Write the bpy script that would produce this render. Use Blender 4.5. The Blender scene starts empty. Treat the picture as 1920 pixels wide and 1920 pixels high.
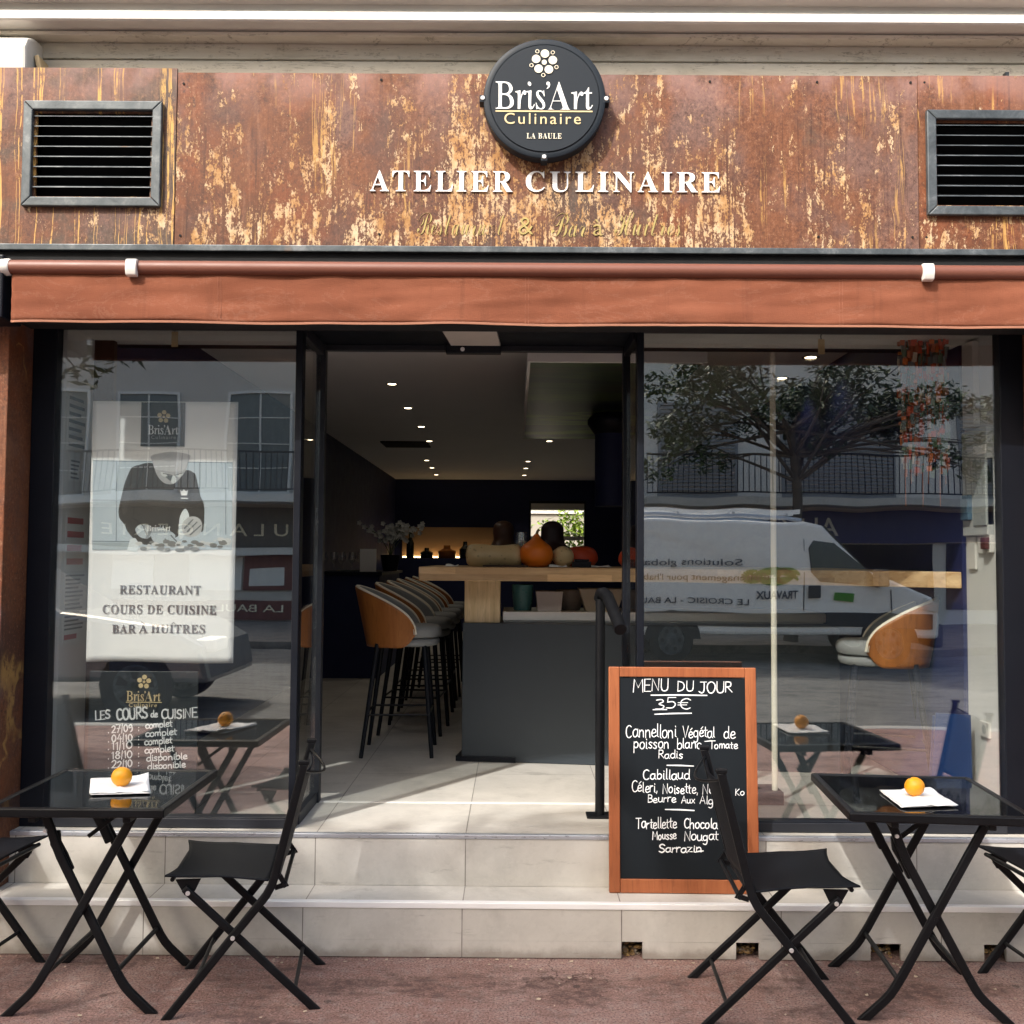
import bpy, bmesh, math, random
from mathutils import Vector, Matrix, noise as mnoise

random.seed(7)
SC = bpy.context.scene
COL = SC.collection
PI = math.pi
R = math.radians

# ------------------------------------------------------------------ camera
F, CX = 1850.0, 960.0
PITCH, ROLL, YAW = 0.0474, 0.0068, 0.0033
CAMP = Vector((0.0, -4.1, 1.5))
_r = Vector((1, 0, 0)); _f = Vector((0, math.cos(PITCH), math.sin(PITCH))); _u = Vector((0, -math.sin(PITCH), math.cos(PITCH)))
_rz = Matrix.Rotation(YAW, 3, 'Z')
_r, _f, _u = _rz @ _r, _rz @ _f, _rz @ _u
_c, _s = math.cos(ROLL), math.sin(ROLL)
_r, _u = _c * _r + _s * _u, -_s * _r + _c * _u
cd = bpy.data.cameras.new('camera'); cam = bpy.data.objects.new('camera', cd); COL.objects.link(cam)
cd.sensor_width = 36; cd.lens = 36 * F / 1920; cd.clip_start = 0.05; cd.clip_end = 600
_m = Matrix((_r, _u, -_f)).transposed().to_4x4(); _m.translation = CAMP
cam.matrix_world = _m
SC.camera = cam

# ------------------------------------------------------------------ light
SUN_DIR = Vector((0.72, 1.0, -1.2)).normalized()
w = bpy.data.worlds.new('World'); SC.world = w; w.use_nodes = True
bg = w.node_tree.nodes['Background']
sky = w.node_tree.nodes.new('ShaderNodeTexSky'); sky.sky_type = 'NISHITA'; sky.sun_disc = False
sky.sun_elevation = R(44.2); sky.sun_rotation = R(215.7); sky.dust_density = 6.0; sky.air_density = 1.5
w.node_tree.links.new(sky.outputs[0], bg.inputs[0]); bg.inputs[1].default_value = 0.15
sl = bpy.data.lights.new('sun', 'SUN'); sl.energy = 2.0; sl.angle = R(0.8); sl.color = (1.0, 0.975, 0.93)
so = bpy.data.objects.new('sun', sl); COL.objects.link(so)
so.rotation_euler = SUN_DIR.to_track_quat('-Z', 'Y').to_euler(); so.location = (-12, -18, 20)
vs = SC.view_settings
vs.view_transform = 'Standard'; vs.look = 'None'; vs.gamma = 1.0; vs.exposure = 1.22
SC.render.engine = 'CYCLES'
SC.cycles.caustics_reflective = False; SC.cycles.caustics_refractive = False
SC.cycles.max_bounces = 8; SC.cycles.transparent_max_bounces = 24
SC.cycles.use_denoising = True
SC.cycles.sample_clamp_indirect = 8.0

def ray(px, py): return (px - CX) / F * _r - (py - CX) / F * _u + _f
def at(px, py, y):
    d = ray(px, py); return CAMP + d * ((y - CAMP.y) / d.y)
def atz(px, py, z):
    d = ray(px, py); return CAMP + d * ((z - CAMP.z) / d.z)

# ------------------------------------------------------------------ material helper
class NT:
    def __init__(s, name):
        s.mat = bpy.data.materials.new(name); s.mat.use_nodes = True
        s.t = s.mat.node_tree; s.b = s.t.nodes['Principled BSDF']
    def n(s, typ): return s.t.nodes.new(typ)
    def L(s, sock, v):
        if isinstance(v, bpy.types.NodeSocket): s.t.links.new(v, sock)
        elif isinstance(v, (tuple, list)) and len(v) == 3 and sock.type == 'RGBA': sock.default_value = (*v, 1)
        else: sock.default_value = v
    def pos(s): return s.n('ShaderNodeNewGeometry').outputs['Position']
    def obj(s): return s.n('ShaderNodeTexCoord').outputs['Object']
    def map(s, v, scale=(1, 1, 1), loc=(0, 0, 0), rot=(0, 0, 0)):
        k = s.n('ShaderNodeMapping'); s.L(k.inputs[0], v)
        k.inputs['Scale'].default_value = scale; k.inputs['Location'].default_value = loc; k.inputs['Rotation'].default_value = rot
        return k.outputs[0]
    def noise(s, v, scale, detail=4, rough=0.55, dist=0.0, color=False):
        k = s.n('ShaderNodeTexNoise'); s.L(k.inputs['Vector'], v)
        k.inputs['Scale'].default_value = scale; k.inputs['Detail'].default_value = detail
        k.inputs['Roughness'].default_value = rough; k.inputs['Distortion'].default_value = dist
        return k.outputs['Color' if color else 'Fac']
    def vor(s, v, scale, feature='F1'):
        k = s.n('ShaderNodeTexVoronoi'); k.feature = feature; s.L(k.inputs['Vector'], v); k.inputs['Scale'].default_value = scale
        return k.outputs[0]
    def ramp(s, f, stops, interp='LINEAR'):
        k = s.n('ShaderNodeValToRGB'); s.L(k.inputs[0], f); e = k.color_ramp.elements; k.color_ramp.interpolation = interp
        while len(e) < len(stops): e.new(0.5)
        for i, (p, c) in enumerate(stops):
            e[i].position = p; e[i].color = (*c, 1) if isinstance(c, tuple) else (c, c, c, 1)
        return k.outputs[0]
    def mix(s, f, a, b, op='MIX'):
        k = s.n('ShaderNodeMix'); k.data_type = 'RGBA'; k.blend_type = op
        s.L(k.inputs[0], f); s.L(k.inputs[6], a); s.L(k.inputs[7], b); return k.outputs[2]
    def m(s, op, a, b=0.0, c=None, clamp=False):
        k = s.n('ShaderNodeMath'); k.operation = op; k.use_clamp = clamp
        s.L(k.inputs[0], a); s.L(k.inputs[1], b)
        if c is not None: s.L(k.inputs[2], c)
        return k.outputs[0]
    def step(s, v, lo, hi):
        k = s.n('ShaderNodeMapRange'); k.interpolation_type = 'SMOOTHSTEP'; s.L(k.inputs[0], v)
        k.inputs[1].default_value = lo; k.inputs[2].default_value = hi; return k.outputs[0]
    def xyz(s, v):
        k = s.n('ShaderNodeSeparateXYZ'); s.L(k.inputs[0], v); return k.outputs
    def bump(s, h, strength=0.3, dist=0.01):
        k = s.n('ShaderNodeBump'); s.L(k.inputs['Height'], h)
        k.inputs['Strength'].default_value = strength; k.inputs['Distance'].default_value = dist
        s.t.links.new(k.outputs[0], s.b.inputs['Normal'])
    def base(s, c, rough=0.5, metal=0.0, spec=0.5):
        s.L(s.b.inputs['Base Color'], c); s.L(s.b.inputs['Roughness'], rough)
        s.L(s.b.inputs['Metallic'], metal); s.b.inputs['Specular IOR Level'].default_value = spec
        return s.mat

def pm(name, col, rough=0.5, metal=0.0, var=0.15, scale=6.0, bump=0.0, bscale=80.0, spec=0.5, rvar=0.1, stretch=(1, 1, 1)):
    """plain material with soft wear: colour and gloss vary over the surface"""
    t = NT(name); v = t.map(t.obj(), stretch)
    f = t.noise(v, scale, 5, 0.6)
    c = t.mix(f, tuple(x * (1 - var) for x in col), tuple(min(1, x * (1 + var)) for x in col))
    rg = t.m('MULTIPLY_ADD', t.noise(v, scale * 2.3, 4), 2 * rvar, rough - rvar)
    if bump: t.bump(t.noise(v, bscale, 4), bump, 0.004)
    return t.base(c, rg, metal, spec)

M = {}
def rust(name, shift, cream=0.0, grey=0.0, streak=0.0, topz=3.45, botz=2.73):
    t = NT(name); P = t.map(t.pos(), loc=(shift, 0, shift * .37))
    px, py, pz = t.xyz(t.pos())
    big = t.noise(t.map(P, (1, 1, .75)), 2.6, 8, 0.66)
    base = t.ramp(big, [(0.28, (0.070, 0.029, 0.018)), (0.42, (0.150, 0.054, 0.023)), (0.52, (0.205, 0.076, 0.033)),
                        (0.62, (0.135, 0.060, 0.040)), (0.74, (0.13, 0.083, 0.064))])
    hot = t.step(t.noise(t.map(P, (1, 1, .8), (7, 0, 3)), 3.1, 6, .65), .53, .66)
    base = t.mix(t.m('MULTIPLY', hot, .55), base, (0.25, 0.066, 0.020))
    mauve = t.step(t.noise(t.map(P, (1, 1, .7), (1, 0, 6)), 2.4, 6, .6), .52, .66)
    base = t.mix(t.m('MULTIPLY', mauve, .75), base, (0.175, 0.108, 0.094))
    gr = t.step(t.noise(t.map(P, (1, 1, 1.1), (3, 0, 11)), 2.1, 6, .62), .57 - grey, .68 - grey)
    base = t.mix(t.m('MULTIPLY', gr, .8), base, (0.085, 0.070, 0.055))
    # thin dark runs down the sheet
    runs = t.noise(t.map(P, (46, 1, 1.4)), 1.0, 5, .65, .5)
    runz = t.step(t.noise(P, 2.2, 4), .4, .6)
    base = t.mix(t.m('MULTIPLY', t.m('MULTIPLY', t.step(runs, .53, .66), runz), .75), base, (0.05, 0.018, 0.012))
    lruns = t.noise(t.map(P, (30, 1, 2.0), (5, 0, 2)), 1.0, 5, .65, .5)
    base = t.mix(t.m('MULTIPLY', t.step(lruns, .56, .7), .35), base, (0.34, 0.17, 0.10))
    # fine speckle of the patina, stronger in places
    sp = t.noise(t.map(P, (1, 1, .8)), 70, 6, .85); spz = t.m('MULTIPLY_ADD', t.step(t.noise(P, 4, 5, .65), .35, .65), .55, .42)
    base = t.mix(t.m('MULTIPLY', t.m('SUBTRACT', 1.0, t.step(sp, .36, .52)), spz), base, (0.05, 0.02, 0.014))
    base = t.mix(t.m('MULTIPLY', t.step(sp, .53, .66), spz), base, (0.36, 0.20, 0.13))
    # pale bloom along the upper edge
    top = t.m('MULTIPLY', t.step(pz, topz - .20, topz), t.step(t.noise(P, 5, 5, .6), .36, .62))
    base = t.mix(t.m('MULTIPLY', top, .5), base, (0.44, 0.26, 0.23))
    # flaking cream and ochre patches, drawn out downwards
    wob = t.map(P, (1, 1, .48))
    pat = t.m('ADD', t.m('MULTIPLY', t.noise(wob, 6.4, 10, .76, .5), .60), t.m('MULTIPLY', t.noise(t.map(P, (1, 1, .42), (2, 0, 8)), 24, 7, .78), .40))
    band = t.m('MULTIPLY', t.step(px, -1.35, -.35), t.m('SUBTRACT', 1.0, t.step(px, .3, 1.25)))
    low = t.m('SUBTRACT', 1.0, t.step(pz, botz + .12, topz - .05))
    wgt = t.m('ADD', t.m('MULTIPLY', band, .048), t.m('MULTIPLY', low, .042))
    edge = t.m('ADD', t.m('ADD', pat, wgt), cream)
    base = t.mix(.16, base, (0.02, 0.012, 0.010))
    pm_ = t.step(edge, .528, .625)
    gn = t.m('ADD', t.m('MULTIPLY', t.noise(t.map(P, (1, 1, .42)), 48, 6, .8), .62), t.m('MULTIPLY', t.noise(t.map(P, (1, 1, .8)), 110, 3, .7), .38))
    gn = t.m('SUBTRACT', gn, t.m('MULTIPLY', t.m('MULTIPLY', t.step(runs, .50, .62), .9), .10))
    grain = t.step(t.m('ADD', gn, t.m('MULTIPLY', pm_, .088)), .532, .575)
    flake = t.m('MULTIPLY', t.step(pm_, .05, .5), grain)
    fc = t.ramp(t.noise(t.map(P, (1, 1, .6)), 15, 5, .75), [(.3, (0.30, 0.135, 0.035)), (.44, (0.42, 0.235, 0.095)), (.54, (0.53, 0.36, 0.20)), (.68, (0.62, 0.48, 0.32))])
    base = t.mix(t.m('MULTIPLY', t.m('MULTIPLY', t.step(edge, .52, .58), .35), t.m('SUBTRACT', 1.0, flake)), base, (0.10, 0.04, 0.02))
    base = t.mix(t.m('MULTIPLY', flake, .95), base, fc)
    # ochre drips, thin and wandering
    dv = t.n('ShaderNodeVectorMath'); dv.operation = 'ADD'; t.L(dv.inputs[0], P)
    dw = t.n('ShaderNodeVectorMath'); dw.operation = 'SCALE'; t.L(dw.inputs[0], t.noise(P, 3.0, 3, color=True)); dw.inputs['Scale'].default_value = .05
    t.t.links.new(dw.outputs[0], dv.inputs[1])
    dr = t.noise(t.map(dv.outputs[0], (34, 1, .55)), 1.0, 2, .5)
    line = t.m('SUBTRACT', 1.0, t.step(t.m('ABSOLUTE', t.m('SUBTRACT', dr, .56)), .006 + streak * .2, .022 + streak * .25))
    drm = t.m('MULTIPLY', line, t.step(t.noise(t.map(P, (1.6, 1, 1.0), (9, 0, 1)), 1.9, 4), .53 - streak * 2.6, .62 - streak * 2.6))
    drm = t.m('MULTIPLY', drm, t.step(t.noise(t.map(P, (1, 1, .4)), 34, 5, .8), .40, .50))
    base = t.mix(t.m('MULTIPLY', drm, .55 + streak * 7), base, (0.56, 0.33, 0.10))
    t.bump(t.m('ADD', sp, t.m('MULTIPLY', flake, .8)), .4, .004)
    return t.base(base, t.ramp(sp, [(.3, .5), (.7, .8)]), 0.0, .3)

def tile_mat(name, col, x0=-0.19, y0=None, jointx=True, rough=.42):
    t = NT(name); P = t.pos(); px, py, pz = t.xyz(P)
    cl = t.noise(P, 3.0, 7, .62, .5); fi = t.noise(P, 40, 4, .6)
    ve = t.m('ABSOLUTE', t.m('SUBTRACT', t.noise(t.map(P, (1, 1, 1.6), (4, 2, 1), (.3, .6, .2)), 4.5, 8, .7, .3), .5))
    c = t.ramp(cl, [(.3, tuple(x * .80 for x in col)), (.5, col), (.7, tuple(min(1, x * 1.16) for x in col))])
    c = t.mix(t.m('MULTIPLY', t.m('MULTIPLY', t.m('SUBTRACT', 1.0, t.step(ve, 0.0, .03)), t.step(fi, .42, .6)), .22), c, tuple(min(1, x * 1.3) for x in col))
    mott = t.noise(P, 14, 6, .7); c = t.mix(t.m('MULTIPLY', t.step(mott, .45, .7), .3), c, tuple(min(1, x * 1.22) for x in col))
    c = t.mix(t.m('MULTIPLY', t.step(fi, .5, .75), .18), c, tuple(x * .6 for x in col))
    # each tile has its own tone
    ix = t.m('FLOOR', t.m('DIVIDE', t.m('SUBTRACT', px, x0), .6))
    tone = t.n('ShaderNodeTexWhiteNoise'); tone.noise_dimensions = '1D'; t.L(tone.inputs['W'], t.m('ADD', ix, 3.3))
    c = t.mix(t.m('MULTIPLY', tone.outputs[0], .16), c, tuple(x * .62 for x in col))
    dirt = t.noise(t.map(P, (1.2, 1.2, .7)), 2.2, 6, .65)
    c = t.mix(t.m('MULTIPLY', t.step(dirt, .55, .78), .35), c, tuple(x * .55 for x in col))
    sc = t.noise(t.map(P, (2.2, 3, 16), (3, 1, 2)), 1.6, 6, .7); c = t.mix(t.m('MULTIPLY', t.step(sc, .60, .70), .45), c, tuple(x * .42 for x in col))
    ft = t.m('MULTIPLY', t.m('SUBTRACT', 1.0, t.step(t.m('ADD', pz, t.m('MULTIPLY', t.noise(P, 9, 5, .7), .10)), .055, .105)), .6); c = t.mix(ft, c, (.17, .135, .11))
    joint = None
    if jointx:
        fx = t.m('ABSOLUTE', t.m('SUBTRACT', t.m('FRACT', t.m('ADD', t.m('DIVIDE', t.m('SUBTRACT', px, x0), .6), .5)), .5))
        joint = t.m('LESS_THAN', fx, .0035)
    if y0 is not None:
        fy = t.m('ABSOLUTE', t.m('SUBTRACT', t.m('FRACT', t.m('ADD', t.m('DIVIDE', t.m('SUBTRACT', py, y0), .6), .5)), .5))
        joint = t.m('MAXIMUM', joint, t.m('LESS_THAN', fy, .0035))
    if joint is not None: c = t.mix(t.m('MULTIPLY', joint, t.m('MULTIPLY_ADD', t.noise(P, 12, 4), .7, .45), clamp=True), c, (0.13, 0.115, 0.10))
    t.bump(t.m('ADD', t.m('MULTIPLY', fi, .3), cl), .12, .004)
    return t.base(c, t.m('MULTIPLY_ADD', t.noise(P, 9, 4), .25, rough - .1), 0, .45)

def asphalt(name, c0, c1, c2, rough=.9):
    t = NT(name); P = t.pos()
    sp = t.noise(P, 120, 4, .8); md = t.noise(P, 22, 6, .75); lg = t.noise(P, 1.5, 6, .65, .4)
    c = t.mix(t.step(lg, .36, .66), c0, c1)
    c = t.mix(t.m('MULTIPLY', t.step(md, .46, .66), .6), c, c2)
    c = t.mix(t.m('SUBTRACT', 1.0, t.step(sp, .36, .50)), c, tuple(x * .32 for x in c0))
    c = t.mix(t.m('MULTIPLY', t.step(sp, .55, .68), .7), c, tuple(min(1, x * 1.9) for x in c1))
    gum = t.vor(P, 2.3); c = t.mix(t.m('MULTIPLY', t.m('LESS_THAN', gum, .035), .4), c, (0.05, .04, .04))
    st = t.noise(t.map(P, (1, 2.2, 1), (5, 2, 0)), 2.0, 6, .7)
    c = t.mix(t.m('MULTIPLY', t.m('MULTIPLY', t.step(st, .47, .62), t.step(md, .34, .58)), .85), c, tuple(x * .36 for x in c0))
    st2 = t.noise(t.map(P, (1, 1.6, 1), (1, 8, 0)), 5.0, 6, .7)
    c = t.mix(t.m('MULTIPLY', t.step(st2, .57, .70), .5), c, tuple(x * .5 for x in c0))
    wp = t.n('ShaderNodeVectorMath'); wp.operation = 'ADD'; t.L(wp.inputs[0], P); ws = t.n('ShaderNodeVectorMath'); ws.operation = 'SCALE'; t.L(ws.inputs[0], t.noise(P, 3.5, 5, .7, color=True)); ws.inputs['Scale'].default_value = .35; t.t.links.new(ws.outputs[0], wp.inputs[1])
    ck = t.vor(wp.outputs[0], .75, 'DISTANCE_TO_EDGE'); ckm = t.m('MULTIPLY', t.m('SUBTRACT', 1.0, t.step(ck, .0005, .0035)), t.step(t.noise(P, 1.1, 3), .55, .62))
    c = t.mix(t.m('MULTIPLY', ckm, .55), c, (0.04, .016, .014))
    gm2 = t.vor(t.map(P, loc=(.3, .7, 0)), 5.5); c = t.mix(t.m('MULTIPLY', t.m('LESS_THAN', gm2, .075), .45), c, (0.035, .03, .03))
    t.bump(t.m('SUBTRACT', t.m('ADD', sp, md), ckm), .9, .008)
    return t.base(c, rough, 0, .3)

def wood(name, c0, c1, scale=1.0, axis='X', rough=.45, blocks=False):
    t = NT(name); P = t.obj()
    sc = {'X': (1.2, 14, 14), 'Z': (14, 14, 1.2)}[axis]
    g = t.noise(t.map(P, tuple(x * scale for x in sc)), 1.6, 6, .6, 1.4)
    fg = t.noise(t.map(P, tuple(x * scale * 6 for x in sc)), 1.5, 3, .6)
    c = t.ramp(g, [(.3, c0), (.52, tuple((a + b) / 2 for a, b in zip(c0, c1))), (.7, c1)])
    c = t.mix(t.m('MULTIPLY', t.step(fg, .5, .7), .35), c, tuple(x * .45 for x in c0))
    if blocks:
        px, py, pz = t.xyz(P)
        row = t.m('FLOOR', t.m('DIVIDE', pz, .0365))
        cell = t.m('FLOOR', t.m('ADD', t.m('DIVIDE', px, .34), t.m('MULTIPLY', row, .43)))
        k = t.n('ShaderNodeTexWhiteNoise'); k.noise_dimensions = '2D'
        cb = t.n('ShaderNodeCombineXYZ'); t.L(cb.inputs[0], cell); t.L(cb.inputs[1], row); t.L(k.inputs[0], cb.outputs[0])
        c = t.mix(t.m('MULTIPLY', k.outputs[0], .6), c, tuple(x * .42 for x in c0))
        kn = t.vor(t.map(P, (2.2, 7, 9)), 1.0); c = t.mix(t.m('LESS_THAN', kn, .1), c, (0.06, .025, .012))
    t.bump(g, .08, .003)
    return t.base(c, rough, 0, .4)

def fabric(name, c, var=.18, weave=700, rough=.85, bump=.25):
    t = NT(name); P = t.obj()
    f = t.noise(P, 4, 5, .6); wv = t.noise(P, weave, 2, .5)
    k = t.mix(f, tuple(x * (1 - var) for x in c), tuple(min(1, x * (1 + var)) for x in c))
    k = t.mix(t.m('MULTIPLY', wv, .3), k, tuple(x * .55 for x in c))
    t.bump(wv, bump, .002)
    return t.base(k, rough, 0, .15)

def glass(name, r0=.11, tint=(.975, .99, .985)):
    t = NT(name); tr = t.n('ShaderNodeBsdfTransparent'); tr.inputs[0].default_value = (*tint, 1)
    gl = t.n('ShaderNodeBsdfGlossy'); gl.inputs['Roughness'].default_value = 0.0; gl.inputs[0].default_value = (1, .985, .95, 1)
    bp = t.n('ShaderNodeBump'); bp.inputs['Strength'].default_value = .14; bp.inputs['Distance'].default_value = .01
    t.L(bp.inputs['Height'], t.noise(t.pos(), 1.9, 1, .4)); t.t.links.new(bp.outputs[0], gl.inputs['Normal'])
    g = t.n('ShaderNodeNewGeometry'); dt = t.n('ShaderNodeVectorMath'); dt.operation = 'DOT_PRODUCT'
    t.L(dt.inputs[0], g.outputs['Normal']); t.L(dt.inputs[1], g.outputs['Incoming'])
    gr = t.m('POWER', t.m('SUBTRACT', 1.0, t.m('ABSOLUTE', dt.outputs['Value']), clamp=True), 5.0)
    mx = t.n('ShaderNodeMixShader'); t.L(mx.inputs[0], t.m('MULTIPLY_ADD', gr, 1.0 - r0, r0, clamp=True))
    t.t.links.new(tr.outputs[0], mx.inputs[1]); t.t.links.new(gl.outputs[0], mx.inputs[2])
    t.t.links.new(mx.outputs[0], t.t.nodes['Material Output'].inputs[0]); t.t.nodes.remove(t.b)
    return t.mat

def emit(name, c, s):
    t = NT(name); t.base(c, .4); t.b.inputs['Emission Color'].default_value = (*c, 1); t.b.inputs['Emission Strength'].default_value = s
    return t.mat

# ------------------------------------------------------------------ mesh helper
class MB:
    def __init__(s): s.v = []; s.f = []; s.mi = []; s.cur = 0
    def add(s, vs, fs):
        o = len(s.v); s.v += [tuple(v) for v in vs]
        s.f += [tuple(i + o for i in f) for f in fs]; s.mi += [s.cur] * len(fs); return s
    def box(s, x0, x1, y0, y1, z0, z1, mat=None):
        vs = [Vector((x, y, z)) for z in (z0, z1) for y in (y0, y1) for x in (x0, x1)]
        if mat is not None: vs = [mat @ v for v in vs]
        return s.add(vs, [(0, 2, 3, 1), (4, 5, 7, 6), (0, 1, 5, 4), (1, 3, 7, 5), (3, 2, 6, 7), (2, 0, 4, 6)])
    def bar(s, path, y, wd, th, plane='xz'):
        """flat bar of width wd following a path in the xz plane, th thick in y"""
        n = len(path); L_, R_ = [], []
        P = [Vector(p) for p in path]
        for i in range(n):
            d0 = (P[i] - P[i - 1]).normalized() if i else (P[1] - P[0]).normalized()
            d1 = (P[i + 1] - P[i]).normalized() if i < n - 1 else d0
            t = (d0 + d1).normalized(); nn = Vector((-t.y, t.x)); k = wd / 2 / max(.5, nn.dot(Vector((-d1.y, d1.x))))
            if i in (0, n - 1) and abs(P[i].y) < 1e-6 and abs(t.y) > .2:      # foot cut flat on the ground
                k2 = wd / 2 / abs(t.y); L_.append(P[i] + Vector((-k2 * (1 if t.y > 0 else -1), 0))); R_.append(P[i] + Vector((k2 * (1 if t.y > 0 else -1), 0)))
            else: L_.append(P[i] + nn * k); R_.append(P[i] - nn * k)
        vs = []
        for yy in (y - th / 2, y + th / 2):
            for a, b in zip(L_, R_): vs += [(a.x, yy, a.y), (b.x, yy, b.y)]
        m = 2 * n; fs = []
        for i in range(n - 1):
            a = 2 * i
            fs += [(a, a + 1, a + 3, a + 2), (m + a, m + a + 2, m + a + 3, m + a + 1), (a, a + 2, m + a + 2, m + a), (a + 1, m + a + 1, m + a + 3, a + 3)]
        fs += [(0, m, m + 1, 1), (m - 2, m - 1, 2 * m - 1, 2 * m - 2)]
        return s.add(vs, fs)
    def tube(s, pts, r, n=10, cap=True):
        P = [Vector(p) for p in pts]; k = len(P); rs = r if isinstance(r, (list, tuple)) else [r] * k
        vs = []; fs = []; up = None
        for i in range(k):
            t = ((P[min(i + 1, k - 1)] - P[max(i - 1, 0)])).normalized()
            if up is None:
                up = Vector((0, 0, 1)) if abs(t.z) < .9 else Vector((1, 0, 0))
            a = t.cross(up).normalized(); up = a.cross(t).normalized()
            for j in range(n):
                th = 2 * PI * j / n; vs.append(P[i] + (a * math.cos(th) + up * math.sin(th)) * rs[i])
        for i in range(k - 1):
            for j in range(n):
                a, b = i * n + j, i * n + (j + 1) % n; fs.append((a, a + n, b + n, b))
        if cap: fs += [tuple(range(n)), tuple(reversed(range((k - 1) * n, k * n)))]
        return s.add(vs, fs)
    def lathe(s, prof, c=(0, 0, 0), n=24, axis='Z', wob=0.0, cap=True):
        c = Vector(c); vs = []; fs = []; k = len(prof)
        for r, h in prof:
            for j in range(n):
                th = 2 * PI * j / n; rr = r * (1 + wob * math.sin(5 * th + h * 20))
                p = Vector((rr * math.cos(th), rr * math.sin(th), h))
                if axis == 'Y': p = Vector((p.x, p.z, p.y))
                if axis == 'X': p = Vector((p.z, p.x, p.y))
                vs.append(c + p)
        for i in range(k - 1):
            for j in range(n):
                a, b = i * n + j, i * n + (j + 1) % n; q = (a, b, b + n, a + n)
                fs.append(q if axis != 'Y' else q[::-1])
        e0, e1 = tuple(reversed(range(n))), tuple(range((k - 1) * n, k * n))
        if cap: fs += [e0, e1] if axis != 'Y' else [e0[::-1], e1[::-1]]
        return s.add(vs, fs)
    def prism(s, poly, a, b, plane='xz'):
        """extrude a 2-D outline: plane xz between y=a and y=b, or xy between z=a and z=b, yz between x=a,b"""
        n = len(poly)
        mk = {'xz': lambda p, t: (p[0], t, p[1]), 'xy': lambda p, t: (p[0], p[1], t), 'yz': lambda p, t: (t, p[0], p[1])}[plane]
        ar = sum(poly[i][0] * poly[(i + 1) % n][1] - poly[(i + 1) % n][0] * poly[i][1] for i in range(n))
        if (ar < 0) != (plane == 'xz' and False): poly = poly[::-1]
        vs = [mk(p, a) for p in poly] + [mk(p, b) for p in poly]
        fs = [tuple(range(n)), tuple(reversed(range(n, 2 * n)))] + [(i, i + n, (i + 1) % n + n, (i + 1) % n) for i in range(n)]
        return s.add(vs, fs)
    def grid(s, fn, nu, nv):
        vs = [fn(i / nu, j / nv) for j in range(nv + 1) for i in range(nu + 1)]
        return s.add(vs, [(j * (nu + 1) + i, j * (nu + 1) + i + 1, (j + 1) * (nu + 1) + i + 1, (j + 1) * (nu + 1) + i) for j in range(nv) for i in range(nu)])
    def build(s, name, mats, parent=None, smooth=False, bevel=0.0, thick=0.0, fix=True, sub=0):
        me = bpy.data.meshes.new(name); me.from_pydata(s.v, [], s.f)
        for mt in (mats if isinstance(mats, (list, tuple)) else [mats]): me.materials.append(mt)
        for p, i in zip(me.polygons, s.mi): p.material_index = i
        if fix:
            bm = bmesh.new(); bm.from_mesh(me); bmesh.ops.recalc_face_normals(bm, faces=bm.faces); bm.to_mesh(me); bm.free()
        if smooth:
            me.shade_smooth()
            try: me.set_sharp_from_angle(angle=R(42))
            except Exception: pass
        o = bpy.data.objects.new(name, me); COL.objects.link(o)
        if parent is not None: o.parent = parent
        if thick:
            md = o.modifiers.new('thickness', 'SOLIDIFY'); md.thickness = thick; md.offset = 0
        if sub:
            md = o.modifiers.new('smooth', 'SUBSURF'); md.levels = sub; md.render_levels = sub
        if bevel:
            md = o.modifiers.new('edges', 'BEVEL'); md.width = bevel; md.segments = 2; md.limit_method = 'ANGLE'; md.angle_limit = R(50)
        return o

def tag(o, label=None, cat=None, group=None, kind=None):
    if label: o['label'] = label
    if cat: o['category'] = cat
    if group: o['group'] = group
    if kind: o['kind'] = kind
    return o
def thing(name, label, cat, loc=(0, 0, 0), rz=0.0, group=None):
    o = bpy.data.objects.new(name, None); COL.objects.link(o); o.location = loc; o.rotation_euler = (0, 0, rz)
    o.empty_display_size = .1
    return tag(o, label, cat, group)
def dup(root, loc, rz, label, group=None):
    r = root.copy(); COL.objects.link(r); r.location = loc; r.rotation_euler = (0, 0, rz); r['label'] = label
    if group: r['group'] = group
    def rec(a, b):
        for ch in a.children:
            c = ch.copy(); COL.objects.link(c); c.parent = b; rec(ch, c)
    rec(root, r)
    return r

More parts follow.
